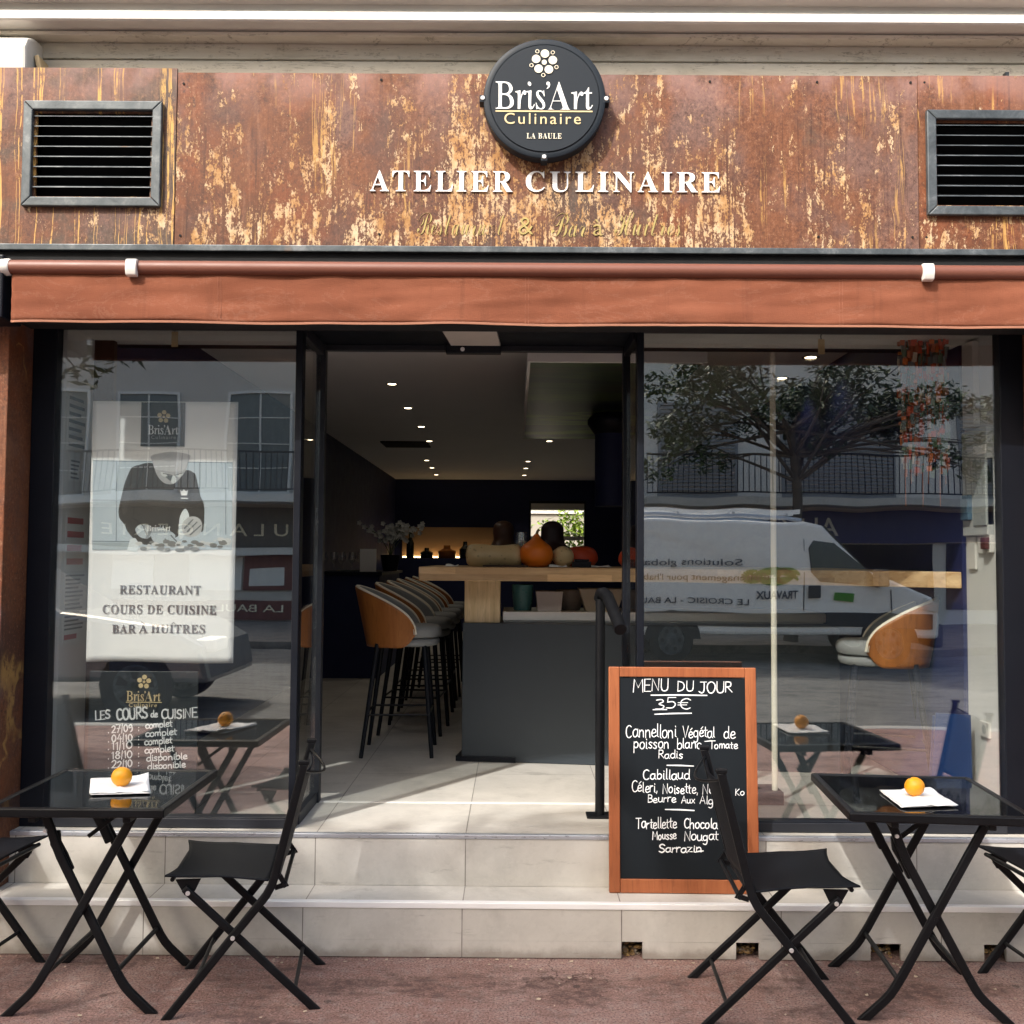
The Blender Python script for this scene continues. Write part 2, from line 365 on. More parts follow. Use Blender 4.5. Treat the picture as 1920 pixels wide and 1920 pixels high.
# ------------------------------------------------------------------ lettering
def _mb(t, up, lo): return ''.join(chr(up + ord(c) - 65) if 'A' <= c <= 'Z' else chr(lo + ord(c) - 97) if 'a' <= c <= 'z' else c for c in t)
def text(body, x0, x1, z0, z1, y, mat, name='lettering', parent=None, style='serif', off=0.0, face=-1, depth=.002, space=1.0):
    """lettering that fills x0..x1 and z0..z1 on the upright plane y, read from the side face (-1: from -Y)"""
    if style == 'serif': body = _mb(body, 0x1D400, 0x1D41A)
    if style == 'roman': body = _mb(body, 0x1D434, 0x1D44E)
    if style == 'script': body = _mb(body, 0x1D4D0, 0x1D4EA)
    k = bpy.data.curves.new(name, 'FONT'); k.body = body; k.offset = off; k.resolution_u = 4; k.shear = -.27 if style == 'roman' else 0.0; k.space_character = space
    k.extrude = .5
    tmp = bpy.data.objects.new('tmp', k); COL.objects.link(tmp)
    dg = bpy.context.evaluated_depsgraph_get()
    me = bpy.data.meshes.new_from_object(tmp.evaluated_get(dg))
    bpy.data.objects.remove(tmp); bpy.data.curves.remove(k)
    xs = [v.co.x for v in me.vertices]; ys = [v.co.y for v in me.vertices]
    a0, a1, b0, b1 = min(xs), max(xs), min(ys), max(ys)
    for v in me.vertices:
        u = (v.co.x - a0) / (a1 - a0); q = (v.co.y - b0) / (b1 - b0); d = (v.co.z + .5) * depth
        v.co = (x0 + u * (x1 - x0), y + face * d, z0 + q * (z1 - z0)) if face < 0 else (x1 - u * (x1 - x0), y + d, z0 + q * (z1 - z0))
    me.materials.clear(); me.materials.append(mat); me.name = name
    o = bpy.data.objects.new(name, me); COL.objects.link(o)
    if parent is not None: o.parent = parent
    return o

G = {'a': (4.3, '3.4,3.2 2,4 .6,3 .5,1 1.6,0 3,.8 3.4,3.2;!3.4,4 3.4,.8 4.2,0'), 'b': (4, '!.6,7 .6,.2;.6,2.8 2,4 3.4,3 3.3,1 2,0 .6,.6'),
 'c': (3.7, '3.3,3.3 2,4 .7,3 .6,1 1.8,0 3.5,.7'), 'd': (4.3, '3.4,3 2,4 .6,3 .5,1 1.8,0 3.4,1;!3.4,7 3.4,.3 4,0'),
 'e': (3.8, '.7,1.8 3.1,2.4 2.8,3.8 1.4,3.8 .6,2.2 .8,.6 2,0 3.6,.7'), 'g': (4.3, '3.4,3.2 2,4 .6,3 .6,1 1.8,.2 3.4,1;3.4,4 3.4,-1.5 2.2,-3 .6,-2.4'),
 'h': (4.2, '!.6,7 .6,0;.6,2.6 2,4 3.2,3.2 3.4,0'), 'i': (1.9, '!.9,4 .9,.3 1.5,0;!.9,5.7 1.05,5.3'), 'l': (1.9, '!.9,7 .9,.4 1.6,0'),
 'm': (6, '!.6,4 .6,0;.6,2.8 1.8,4 2.8,3.2 2.9,0;2.9,2.8 4.1,4 5.1,3.2 5.3,0'), 'n': (4.2, '!.6,4 .6,0;.6,2.8 2,4 3.2,3.2 3.5,0'),
 'o': (4.1, '2,4 .7,3.2 .5,1.2 1.6,0 3,.6 3.5,2.4 2.8,3.8 2,4'), 'p': (4.2, '!.6,4 .6,-3;.6,3 2,4 3.4,3 3.3,1 2,.2 .6,1'),
 'r': (3, '!.6,4 .6,0;.6,2.4 1.6,3.8 2.8,3.8'), 's': (3.4, '3,3.4 1.8,4 .8,3.2 1.6,2.2 2.8,1.2 2,0 .5,.5'),
 't': (2.9, '!1.3,6 1.3,.5 2.4,0;!.2,4 2.7,4.1'), 'u': (4.3, '.6,4 .6,1 1.8,0 3.2,1 3.4,4;!3.4,4 3.4,.4 4.1,0'),
 'x': (3.6, '!.5,4 3.2,0;!3.2,4 .4,0'), 'z': (3.7, '!.5,4 3.2,4 .5,0 3.5,0'), 'f': (3, '3,6.4 2,7 1.4,6 1.4,0;!.4,4 2.6,4'),
 'é': (3.8, '.7,1.8 3.1,2.4 2.8,3.8 1.4,3.8 .6,2.2 .8,.6 2,0 3.6,.7;!1.6,5 2.9,6.2'),
 'A': (5, '!.4,0 2.5,7 4.6,0;!1.2,2.4 3.9,2.4'), 'B': (4.6, '!.7,0 .7,7;.7,7 3.2,6.6 3.2,4.2 .7,3.8 3.6,3.2 3.8,.8 .7,0'),
 'C': (4.6, '4.2,6.2 2.8,7 1,5.8 .6,3 1.4,.6 3,0 4.4,.9'), 'D': (4.9, '!.7,0 .7,7;.7,7 3.4,6 4.3,3.5 3.4,1 .7,0'),
 'E': (4.3, '!3.8,7 .7,7 .7,0 4,0;!.7,3.6 3.4,3.6'), 'I': (1.7, '!.8,7 .8,0'), 'J': (4.3, '!1,7 4.2,7;3,7 3,1.6 1.8,0 .3,1'),
 'K': (4.3, '!.7,7 .7,0;!3.8,7 .8,3.2 4,0'), 'L': (4, '!.7,7 .7,0 3.8,0'), 'M': (6, '!.5,0 .9,7 3,2.4 5.1,7 5.5,0'),
 'N': (5, '!.6,0 .8,7 4.2,0 4.4,7'), 'O': (5.4, '2.7,7 .9,5.6 .6,2.8 1.8,.2 3.6,.2 4.8,2.8 4.5,5.6 2.7,7'),
 'R': (4.9, '!.7,0 .7,7;.7,7 3.4,6.6 3.4,4 .7,3.4;!1.8,3.4 4.5,0'), 'S': (4.4, '3.9,6 2.4,7 .9,6 1.2,4.2 3.2,3 3.8,1.2 2.2,0 .5,.9'),
 'T': (4.9, '!.2,7 4.8,7;!2.5,7 2.5,0'), 'U': (5, '!.6,7 .6,2.5;.6,2.5 1.2,.5 2.6,0 3.9,.7 4.3,2.5;!4.3,7 4.3,2.5'), 'V': (4.6, '!.4,7 2.2,0 4.4,7'),
 '0': (4.2, '2,7 .7,5 .7,2 2,0 3.4,2 3.4,5 2,7'), '1': (2, '!.4,5.6 1.2,7 1.2,0'), '2': (4, '.6,5.6 2,7 3.4,5.6 2.6,3.2 .5,0;!.5,0 3.7,.1'),
 '3': (4, '.6,6.6 2.4,7 3.2,5.5 1.6,3.8 3.5,2.4 2.8,.4 .5,.3'), '4': (4, '!2.2,7 .5,2.6 3.6,2.6;!2.7,4.6 2.7,0'), '5': (4, '!3.5,7 .9,7 .8,4;.8,4 2.6,4.3 3.5,2.6 2.6,.4 .5,.3'),
 '7': (4, '!.4,7 3.5,7 1.5,0;!1,3.6 3.4,3.6'), '8': (4.1, '2,3.8 .9,5.2 2,7 3.2,5.4 2,3.8 .6,1.8 2,0 3.5,1.8 2,3.8'), '9': (4.1, '3.3,5.2 2.2,7 .8,5.6 1.2,3.8 3.3,4.6 3.2,1.4 2,0'),
 '€': (5, '4.6,6 3.2,7 1.6,5.8 1.2,3 2,.8 3.4,0 4.6,.8;!.3,4.3 3.6,4.3;!.3,2.8 3.3,2.8'), '/': (2, '!1.3,7.6 .7,-.6'), ':': (2, '!1,4 1,3.6;!1,.8 1,.4'),
 ',': (1.8, '!.9,.5 .5,-1'), '.': (1.7, '!.8,.5 .8,.1'), '-': (3, '!.4,2.6 2.6,2.8'), '_': (3, '!0,0 3,0'), ' ': (2.6, '')}
def _crom(p, k=4):
    out = []; n = len(p); cl = (Vector(p[0]) - Vector(p[-1])).length < 1e-4
    for i in range(n - 1):
        p0 = p[i - 1] if i else (p[-2] if cl else p[0]); p1, p2 = p[i], p[i + 1]; p3 = p[i + 2] if i + 2 < n else (p[1] if cl else p[-1])
        for j in range(k):
            t = j / k; q = []
            for a, b, c, d in zip(p0, p1, p2, p3):
                q.append(.5 * (2 * b + (c - a) * t + (2 * a - 5 * b + 4 * c - d) * t * t + (3 * b - a - 3 * c + d) * t ** 3))
            out.append(tuple(q))
    out.append(tuple(p[-1])); return out
_zi = [0]
def hand(mb, body, p0, p1, cap, wd, jit=.25, slant=.0):
    """hand lettering: strokes of chalk between base points p0 and p1 (x, z); cap = height of a capital; mb works in (x, z) with y = 0 at the board"""
    rnd = random.Random(body); adv = sum(G[c][0] for c in body)
    ux = (Vector(p1) - Vector(p0)) / adv; s = cap / 7.0; x = 0.0
    nrm = Vector((-ux.y, ux.x)).normalized()
    for c in body:
        wdt, st = G[c]; jy = rnd.uniform(-jit, jit); jx = rnd.uniform(-jit, jit) * .5; js = rnd.uniform(.93, 1.07)
        for poly in filter(None, st.split(';')):
            sharp = poly[0] == '!'; pts = [tuple(map(float, q.split(','))) for q in poly.lstrip('!').split()]
            if not sharp and len(pts) > 2: pts = _crom(pts)
            P = []
            for a, b in pts:
                P.append(Vector(p0) + ux * (x + jx + a * js + slant * b) + nrm * ((b * js + jy) * s))
            stroke(mb, P, wd)
        x += wdt
def stroke(mb, P, wd):
    _zi[0] = (_zi[0] + 1) % 23; top = -.0010 - .00004 * _zi[0]; n = len(P); vs = []; fs = []
    P = list(P)
    d = (P[1] - P[0]).normalized() * wd * .4; P[0] = P[0] - d
    d = (P[-1] - P[-2]).normalized() * wd * .4; P[-1] = P[-1] + d
    for i in range(n):
        t = (P[min(i + 1, n - 1)] - P[max(i - 1, 0)]).normalized(); nn = Vector((-t.y, t.x))
        k = wd / 2 * (.7 if i in (0, n - 1) else 1.0)
        a, b = P[i] + nn * k, P[i] - nn * k
        vs += [(a.x, 0, a.y), (a.x, top, a.y), (b.x, top, b.y), (b.x, 0, b.y)]
    for i in range(n - 1):
        o = 4 * i; fs += [(o + 1, o + 2, o + 6, o + 5), (o, o + 1, o + 5, o + 4), (o + 2, o + 3, o + 7, o + 6)]
    fs += [(0, 3, 2, 1), (4 * n - 4, 4 * n - 3, 4 * n - 2, 4 * n - 1)]
    mb.add(vs, fs)
def flower(name, cx, cz, r, y, mat, parent, small=True, face=-1):
    """round emblem of five discs about a centre, with five little rings"""
    m = MB()
    for k in range(5):
        a = R(90 + 14 + 72 * k - 18)
        m.lathe([(r * .34, 0), (r * .34, .002), (r * .3, .0026)], (cx + r * .7 * math.cos(a), y - .0026, cz + r * .7 * math.sin(a)), 20, 'Y')
        if small:
            b = a + R(36)
            x, z = cx + r * 1.05 * math.cos(b), cz + r * 1.05 * math.sin(b)
            m.tube([(x + r * .14 * math.cos(q * PI / 6), y - .001, z + r * .14 * math.sin(q * PI / 6)) for q in range(13)], r * .035, 5, False)
    m.lathe([(r * .2, 0), (r * .2, .002)], (cx, y - .002, cz), 16, 'Y')
    return m.build(name, mat, parent)
# ------------------------------------------------------------------ materials
M['rust_mid'] = rust('rust_sheet', 0.0)
M['rust_left'] = rust('rust_sheet_greyer', 4.7, cream=-.03, grey=.09, streak=.055, topz=3.46)
M['rust_right'] = rust('rust_sheet_red', 9.3, cream=-.02, grey=-.05, streak=.02)
M['rust_pier'] = rust('rust_pier', 13.1, cream=-.09, grey=.05, streak=.0, topz=9, botz=-3)
M['tile'] = tile_mat('stone_tile', (0.54, 0.52, 0.48))
M['tile_floor'] = tile_mat('stone_floor', (0.54, 0.515, 0.47), y0=.42, rough=.35)
M['pavement'] = asphalt('red_asphalt', (0.29, 0.165, 0.14), (0.37, 0.24, 0.212), (0.40, 0.325, 0.295))
M['road'] = asphalt('grey_asphalt', (0.15, 0.148, 0.145), (0.19, 0.187, 0.18), (0.22, 0.215, 0.21))
M['black'] = pm('black_aluminium', (0.006, 0.0075, 0.012), .42, 0, .2, 5, spec=.22)
M['frame_grey'] = pm('dark_grey_aluminium', (0.022, 0.024, 0.030), .42, 0, .2, 5, spec=.3)
M['chair_metal'] = pm('black_powder_coat', (0.0055, 0.006, 0.0075), .40, 0, .6, 28, .08, 400, spec=.2)
M['sling'] = fabric('black_sling', (0.0055, 0.007, 0.0105), .35, 900, .62, .2)
M['alu'] = pm('bright_aluminium', (0.93, 0.93, 0.93), .38, .1, .1, 14, stretch=(.4, 3, 3))
M['alu_worn'] = pm('worn_aluminium', (0.50, 0.53, 0.58), .30, .55, .25, 20, stretch=(.6, 3, 3))
def steel_raw():
    t = NT('raw_steel'); P = t.pos(); n = t.noise(P, 9, 7, .7, .5); f = t.noise(t.map(P, (1, 1, 1)), 60, 4, .7)
    c = t.ramp(n, [(.3, (.035, .043, .050)), (.45, (.066, .078, .086)), (.56, (.10, .114, .122)), (.7, (.21, .225, .235))]); c = t.mix(t.m('MULTIPLY', t.step(f, .52, .68), .4), c, (.08, .085, .09))
    c = t.mix(t.m('MULTIPLY', t.step(t.noise(P, 4, 5, .7), .60, .70), .5), c, (.22, .13, .07))
    return t.base(c, t.ramp(n, [(.3, .55), (.7, .35)]), .35, .4)
M['zinc'] = steel_raw()
M['rivet'] = pm('rivet', (.75, .75, .75), .3, .6, .05)
def canvas():
    t = NT('terracotta_canvas'); P = t.pos()
    f = t.noise(t.map(P, (.7, 1, 1.2)), 2.6, 6, .65); c = t.ramp(f, [(.3, (.175, .062, .036)), (.5, (.22, .078, .044)), (.7, (.27, .102, .060))])
    st = t.noise(t.map(P, (16, 1, 1.0)), 1.0, 5, .65, .4); c = t.mix(t.m('MULTIPLY', t.step(st, .55, .72), .35), c, (.12, .045, .028))
    wt = t.noise(t.map(P, (1.2, 1, 3)), 2.4, 6, .7, .6); rg = t.m('SUBTRACT', 1.0, t.step(t.m('ABSOLUTE', t.m('SUBTRACT', wt, .55)), .0, .018)); c = t.mix(t.m('MULTIPLY', rg, .22), c, (.33, .17, .12))
    dx = t.noise(t.map(P, (700, 1, 60)), 1, 2); dz = t.noise(t.map(P, (60, 1, 700)), 1, 2); wv = t.m('ADD', dx, dz)
    c = t.mix(t.m('MULTIPLY', wv, .14), c, (.10, .035, .02)); t.bump(t.m('ADD', wv, t.m('MULTIPLY', f, 1.5)), .3, .003)
    return t.base(c, .92, 0, .12)
M['awning'] = canvas()
M['awning_tube'] = pm('brown_tube', (0.16, 0.055, 0.034), .5, 0, .12, 4)
M['hem'] = fabric('pale_hem', (0.34, 0.16, 0.105), .15)
M['seam'] = fabric('seam_thread', (.25, .098, .06), .2)
M['white_plastic'] = pm('white_plastic', (0.70, 0.68, 0.64), .45, 0, .12, 12)
M['white_paint'] = pm('white_wall_paint', (0.66, 0.66, 0.64), .7, 0, .06, 3)
M['navy'] = pm('navy_wall', (0.005, 0.012, 0.070), .6, 0, .2, 3)
M['navy_blue'] = pm('blue_wall', (0.008, 0.014, 0.085), .6, 0, .2, 3)
M['ceiling'] = pm('ceiling_paint', (0.82, 0.82, 0.82), .8, 0, .05, 2)
M['slate'] = pm('slate_sign', (0.016, 0.0215, 0.029), .5, 0, .12, 5, spec=.2)
M['white_ink'] = pm('white_letters', (0.86, 0.86, 0.85), .5, 0, .03)
M['gold'] = pm('gold_letters', (0.68, 0.54, 0.30), .4, .1, .1, 30)
M['cream_ink'] = pm('cream_letters', (0.80, 0.74, 0.58), .5, 0, .05)
M['olive_gold'] = pm('olive_gold_script', (0.40, 0.31, 0.11), .4, .2, .15, 20)
M['chalk'] = pm('chalk', (0.80, 0.81, 0.82), .9, 0, .12, 60)
M['board'] = pm('blackboard', (0.009, 0.0118, 0.015), .65, 0, .4, 3, stretch=(1, 1, .4), spec=.14)
M['board2'] = pm('dark_panel', (0.018, 0.024, 0.030), .4, 0, .2, 3)
M['frame_wood'] = wood('red_brown_wood', (0.24, 0.068, 0.024), (0.34, 0.112, 0.042), .8, 'Z', .5)
M['oak'] = wood('counter_oak', (0.55, 0.32, 0.14), (0.84, 0.60, 0.34), .7, 'X', .4, True)
M['pine'] = wood('pine_block', (0.50, 0.36, 0.19), (0.70, 0.54, 0.32), .9, 'Z', .5)
M['caramel'] = wood('caramel_shell', (0.30, 0.10, 0.022), (0.44, 0.165, 0.040), .5, 'Z', .42)
M['dark_wood'] = wood('dark_wood', (0.035, 0.016, 0.009), (0.07, 0.034, 0.018), .8, 'Z', .5)
M['boucle'] = fabric('grey_boucle', (0.30, 0.31, 0.31), .3, 160, .95, .9)
M['steel'] = pm('brushed_steel', (0.80, 0.78, 0.73), .4, .4, .12, 30, stretch=(.2, 6, 6))
M['counter'] = pm('slate_counter', (0.027, 0.036, 0.045), .5, 0, .22, 2.2, .05, 30)
M['cream_pole'] = pm('cream_pole', (0.78, 0.73, 0.60), .45, 0, .06)
M['glass'] = glass('shop_glass', .205)
M['black_glass'] = pm('black_glass', (0.004, 0.0045, 0.006), .03, 0, .05, 5, spec=.9, rvar=.015)
M['paper'] = pm('white_paper', (0.82, 0.82, 0.81), .8, 0, .03, 20, .05, 40)
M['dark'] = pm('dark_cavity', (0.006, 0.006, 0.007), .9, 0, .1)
def orange_peel():
    t = NT('orange_peel'); P = t.obj()
    c = t.mix(t.noise(P, 18, 3), (0.80, 0.30, 0.008), (0.90, 0.40, 0.012))
    t.bump(t.vor(P, 420), .35, .001); return t.base(c, .38, 0, .5)
M['orange'] = orange_peel()
def lintel_mat():
    t = NT('weathered_render'); P = t.pos(); px, py, pz = t.xyz(P)
    n = t.noise(t.map(P, (.7, 1, 3.2)), 3.0, 7, .65, .5); f = t.noise(P, 30, 5, .7)
    c = t.ramp(n, [(.3, (0.52, 0.47, 0.38)), (.5, (0.70, 0.645, 0.545)), (.7, (0.78, 0.73, 0.64))])
    cr = t.m('ABSOLUTE', t.m('SUBTRACT', t.noise(t.map(P, (1.1, 1, 8)), 2.6, 6, .65, .6), .5))
    c = t.mix(t.m('MULTIPLY', t.m('SUBTRACT', 1.0, t.step(cr, 0, .022)), t.m('MULTIPLY', t.step(f, .42, .6), .65)), c, (0.22, 0.18, 0.13))
    c = t.mix(t.m('MULTIPLY', t.step(f, .58, .72), .3), c, (0.72, 0.68, 0.60))
    mo = t.noise(P, 6, 6, .75); c = t.mix(t.m('MULTIPLY', t.step(mo, .62, .75), .6), c, (0.17, 0.14, 0.10))
    t.bump(t.m('ADD', n, f), .25, .01); return t.base(c, .85, 0, .25)
M['lintel'] = lintel_mat()
M['cornice'] = pm('cornice_paint', (0.66, 0.64, 0.59), .75, 0, .22, 7, .3, 40, stretch=(.5, 1, 2))
M['upper_wall'] = pm('upper_wall', (0.34, 0.315, 0.27), .85, 0, .1, 2)

# ------------------------------------------------------------------ ground
tag(MB().box(-40, 40, -4.75, 13.9, -.4, 0).build('pavement', M['pavement']), 'reddish brown asphalt pavement in front of the restaurant steps', 'pavement', kind='structure')
tag(MB().box(-140, 140, -13.2, -4.9, -.6, -.12).build('road', M['road']), 'grey asphalt street that the windows mirror', 'road', kind='structure')
M['kerb'] = pm('granite_kerb', (0.34, 0.33, 0.31), .8, 0, .15, 8, .2, 60)
tag(MB().box(-40, 40, -4.9, -4.75, -.5, .004).build('kerb', M['kerb'], bevel=.01), 'pale granite kerb between pavement and street', 'kerb', kind='structure')
tag(MB().box(-140, 140, -60, -13.2, -.6, 0).build('far_pavement', asphalt('far_asphalt', (.2, .18, .16), (.26, .24, .22), (.3, .28, .26))), 'pavement across the street', 'pavement', kind='structure')
tag(MB().box(-140, 140, 13.9, 60, -.6, -.02).build('back_garden', pm('garden_earth', (.10, .09, .05), .9)), 'earth of the yard behind the restaurant', 'yard', kind='structure')

# ------------------------------------------------------------------ the restaurant building
B = thing('restaurant_building', 'restaurant front with rust coloured fascia, wide dark framed windows and an open doorway', 'building')
FY = -.22
# lintel above the fascia, two shallow bands
m = MB().box(-3.2, 3.2, -.05, .35, 2.78, 3.585); m.box(-3.2, 3.2, -.056, .35, 3.588, 3.655); m.box(-3.2, 3.2, -.066, .35, 3.655, 3.70)
m.box(-3.2, 3.2, -.125, -.067, 3.652, 3.670)
m.build('lintel', M['lintel'], B, bevel=.004)
m = MB(); m.prism([(-.05, 3.70), (-.05, 3.678), (-.196, 3.672), (-.203, 3.678), (-.203, 3.707), (-.197, 3.716), (-.180, 3.726), (-.172, 3.758), (-.245, 3.768), (-.255, 3.786), (-.25, 3.89), (-.05, 3.89)], -3.2, 3.2, 'yz')
m.build('cornice', M['cornice'], B)
MB().box(-3.2, 3.2, -.05, 3.5, 3.891, 7.5).build('upper_wall', M['upper_wall'], B)
# broken white corbel left of the fascia
m = MB(); m.prism([(-.05, 3.43), (-.20, 3.43), (-.205, 3.565), (-.185, 3.605), (-.13, 3.632), (-.05, 3.64)], -2.6, -1.995, 'yz')
m.build('corbel', M['cornice'], B, bevel=.012)
m = MB(); m.prism([(-1.994, 3.555), (-1.975, 3.56), (-1.945, 3.45), (-1.965, 3.44)], -.14, -.052, 'xz')
m.build('corbel_bracket', M['pine'], B, bevel=.004)
MB().box(2.03, 2.045, -.075, -.051, 3.46, 3.54).build('wall_clip', M['zinc'], B)
# fascia sheets (holes behind the vents)
def sheet(name, x0, x1, z0, z1, mat, hole=None, y=FY, screws=()):
    m = MB()
    if hole is None: m.box(x0, x1, y, y + .012, z0, z1)
    else:
        a, b, c, d = hole
        m.box(x0, a, y, y + .012, z0, z1); m.box(b, x1, y, y + .012, z0, z1)
        m.box(a, b, y, y + .012, z0, c); m.box(a, b, y, y + .012, d, z1)
    o = m.build(name, mat, B)
    return o
sheet('fascia_sheet', -2.7, -1.371, 2.735, 3.462, M['rust_left'], (-1.93, -1.47, 2.935, 3.275), FY - .004)
sheet('fascia_sheet', -1.3695, 1.6015, 2.735, 3.447, M['rust_mid'])
sheet('fascia_sheet', 1.603, 2.7, 2.735, 3.449, M['rust_right'], (1.675, 2.14, 2.92, 3.255), FY - .003)
for x, z in ((-1.345, 3.40), (-1.345, 2.78), (.77, 3.42), (1.2, 3.42), (1.575, 3.42), (1.2, 2.79), (1.575, 2.79), (1.63, 3.42), (1.63, 2.79), (-.55, 3.42), (-.55, 2.79)):
    MB().lathe([(.005, 0), (.005, .004)], (x, FY - .0035, z), 8, 'Y').build('screw', M['dark'], B)
# box behind the fascia with dark duct cavities
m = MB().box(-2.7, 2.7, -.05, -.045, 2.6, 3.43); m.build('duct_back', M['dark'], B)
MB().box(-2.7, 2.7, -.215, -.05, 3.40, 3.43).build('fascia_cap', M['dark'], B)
# steel angle and dark channel under the fascia
m = MB().box(-2.7, 2.7, -.255, -.05, 2.709, 2.734); m.build('steel_ledge', M['zinc'], B, bevel=.003)
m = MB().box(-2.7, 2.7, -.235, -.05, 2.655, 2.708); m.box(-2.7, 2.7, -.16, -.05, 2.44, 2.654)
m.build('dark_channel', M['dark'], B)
# piers
for x0, x1 in ((-2.75, -2.015), (2.105, 2.8)):
    MB().box(x0, x1, -.22, .3, .196, 2.653).build('pier', M['rust_pier'], B, bevel=.004)
# ---- window frames
def frame(name, x0, x1, z0, z1, y0, y1, l, r, b, t, mat, parent):
    m = MB().box(x0, x0 + l, y0, y1, z0, z1); m.box(x1 - r, x1, y0, y1, z0, z1)
    m.box(x0 + l, x1 - r, y0, y1, z0, z0 + b); m.box(x0 + l, x1 - r, y0, y1, z1 - t, z1)
    return m.build(name, mat, parent, bevel=.003)
wl = frame('window', -2.014, -.889, .397, 2.52, -.03, .03, .099, .029, .044, .066, M['black'], B)
MB().box(-1.917, -.916, -.004, .004, .439, 2.456).build('pane', M['glass'], wl)
MB().box(-1.915, -.918, -.036, -.0305, .399, .436).build('sill', M['frame_grey'], wl, bevel=.002)
wr = frame('window', .503, 2.104, .397, 2.52, -.03, .03, .029, .098, .044, .066, M['black'], B)
MB().box(.530, 2.008, -.004, .004, .439, 2.456).build('pane', M['glass'], wr)
MB().box(.532, 2.006, -.036, -.0305, .399, .436).build('sill', M['frame_grey'], wr, bevel=.002)
# ---- side panes of the porch and its dark lintel
for x, a, b in ((-.902, -.916, -.876), (.512, .491, .524)):
    m = MB().box(a, b, .395, .445, .396, 2.48); m.box(x - .018, x + .018, .031, .394, .396, .446); m.box(x - .018, x + .018, .031, .394, 2.43, 2.48)
    o = m.build('side_window', M['frame_grey'] if a < 0 else M['black'], B, bevel=.003)
    MB().box(x - .004, x + .004, .031, .394, .445, 2.431).build('pane', M['glass'], o)
m = MB().box(-.916, .524, .031, .445, 2.481, 2.60)
m.build('door_lintel', M['black'], B)
MB().box(-.875, .490, .40, .44, 2.455, 2.4805).build('door_track', M['frame_grey'], B, bevel=.002)
# ---- the room
FL = .396
MB().box(-2.05, 2.15, .031, 11.5, FL - .3, FL).build('floor', M['tile_floor'], B)
for x0, x1 in ((-1.9, -.917), (.525, 2.007)):
    MB().box(x0, x1, .034, .386, 2.472, 2.74).build('soffit_panel', M['white_paint'], B)
MB().box(-1.9, 1.99, .446, .60, 2.50, 2.74).build('soffit', M['black'], B)
m = MB().box(-2.3, 2.4, .60, 11.9, 2.75, 2.9); m.build('ceiling', M['ceiling'], B)
MB().box(-2.05, -1.90, .031, .30, FL, 2.54).build('wall_return', M['white_paint'], B)
MB().box(2.008, 2.15, .031, .30, FL, 2.54).build('wall_return', M['white_paint'], B)
MB().box(-1.90, -1.815, .302, .345, FL, 2.54).build('door_board', M['dark_wood'], B, bevel=.003)
MB().box(-2.3, -1.9, .301, 11.9, 0, 2.75).build('wall', M['navy'], B)
MB().box(1.99, 2.4, .301, 11.9, 0, 2.75).build('wall', M['navy_blue'], B)
m = MB().box(-1.9, .22, 11.5, 11.9, .1, 2.75); m.box(1.12, 1.99, 11.5, 11.9, .1, 2.75); m.box(.22, 1.12, 11.5, 11.9, .1, 1.3); m.box(.22, 1.12, 11.5, 11.9, 2.42, 2.75)
m.build('wall', M['navy'], B)
bw = frame('back_window', .22, 1.12, 1.3, 2.42, 11.5, 11.6, .03, .03, .03, .04, M['black'], B)
m = MB().box(.25, 1.09, 11.52, 11.56, 1.80, 1.86); m.box(.25, 1.09, 11.50, 11.56, 2.28, 2.38)
m.build('blind', M['white_plastic'], bw)
MB().box(-2.3, 2.4, .3, 11.9, 2.91, 3.2).build('roof', M['upper_wall'], B)
# ---- wood tables of the porch floor edge
st = thing('entrance_steps', 'two wide beige stone steps with bright metal nosings before the doorway', 'steps')
holes = [(.411, .489), (.84, .927), (1.344, 1.459), (1.77, 1.854)]
m = MB(); x = -3.2
m.box(-3.2, 3.2, -.32, -.304, .066, .183)
for a, b in holes + [(3.2, 3.2)]:
    m.box(x, a, -.32, -.304, .004, .0655); x = b
m.build('riser', M['tile'], st)
MB().box(-3.2, 3.2, -.304, -.10, .15, .195).build('tread', M['tile'], st)
m = MB().box(-3.2, 3.2, -.12, -.11, 0, .149); m.build('step_core', M['dark'], st)
m = MB().box(-3.2, 3.2, -.324, -.296, .1835, .2065); m.build('nosing', M['alu'], st, bevel=.003)
MB().box(-2.014, 3.2, -.10, -.085, .196, .381).build('riser', M['tile'], st)
MB().box(-2.014, 3.2, -.085, .0305, .30, FL).build('tread', M['tile_floor'], st)
MB().box(-2.014, 3.2, -.104, -.078, .3815, .3985).build('nosing', M['alu_worn'], st, bevel=.002)
m = MB().box(-.874, .490, .41, .432, FL - .01, FL + .003); m.build('threshold', M['white_plastic'], st)
rub = MB(); rn = random.Random(3)
for a, b in holes:
    for k in range(26):
        x = rn.uniform(a, b); z = rn.uniform(.0, .055); r = rn.uniform(.006, .017); y = -.285 + z * .6 + rn.uniform(0, .05)
        rub.lathe([(r * .2, -r * .6), (r * .9, -r * .2), (r, r * .2), (r * .3, r * .6)], (x, y, z), 6)
rub_t = NT('rubble'); P_ = rub_t.pos(); cc = rub_t.ramp(rub_t.vor(P_, 45), [(.1, (.10, .07, .04)), (.4, (.45, .28, .10)), (.7, (.22, .16, .11)), (.9, (.55, .50, .42))]); rub_t.base(cc, .9)
tag(rub.build('rubble', rub_t.mat), 'broken mortar and dry leaves inside the drain holes of the lower step', 'rubble', kind='stuff')

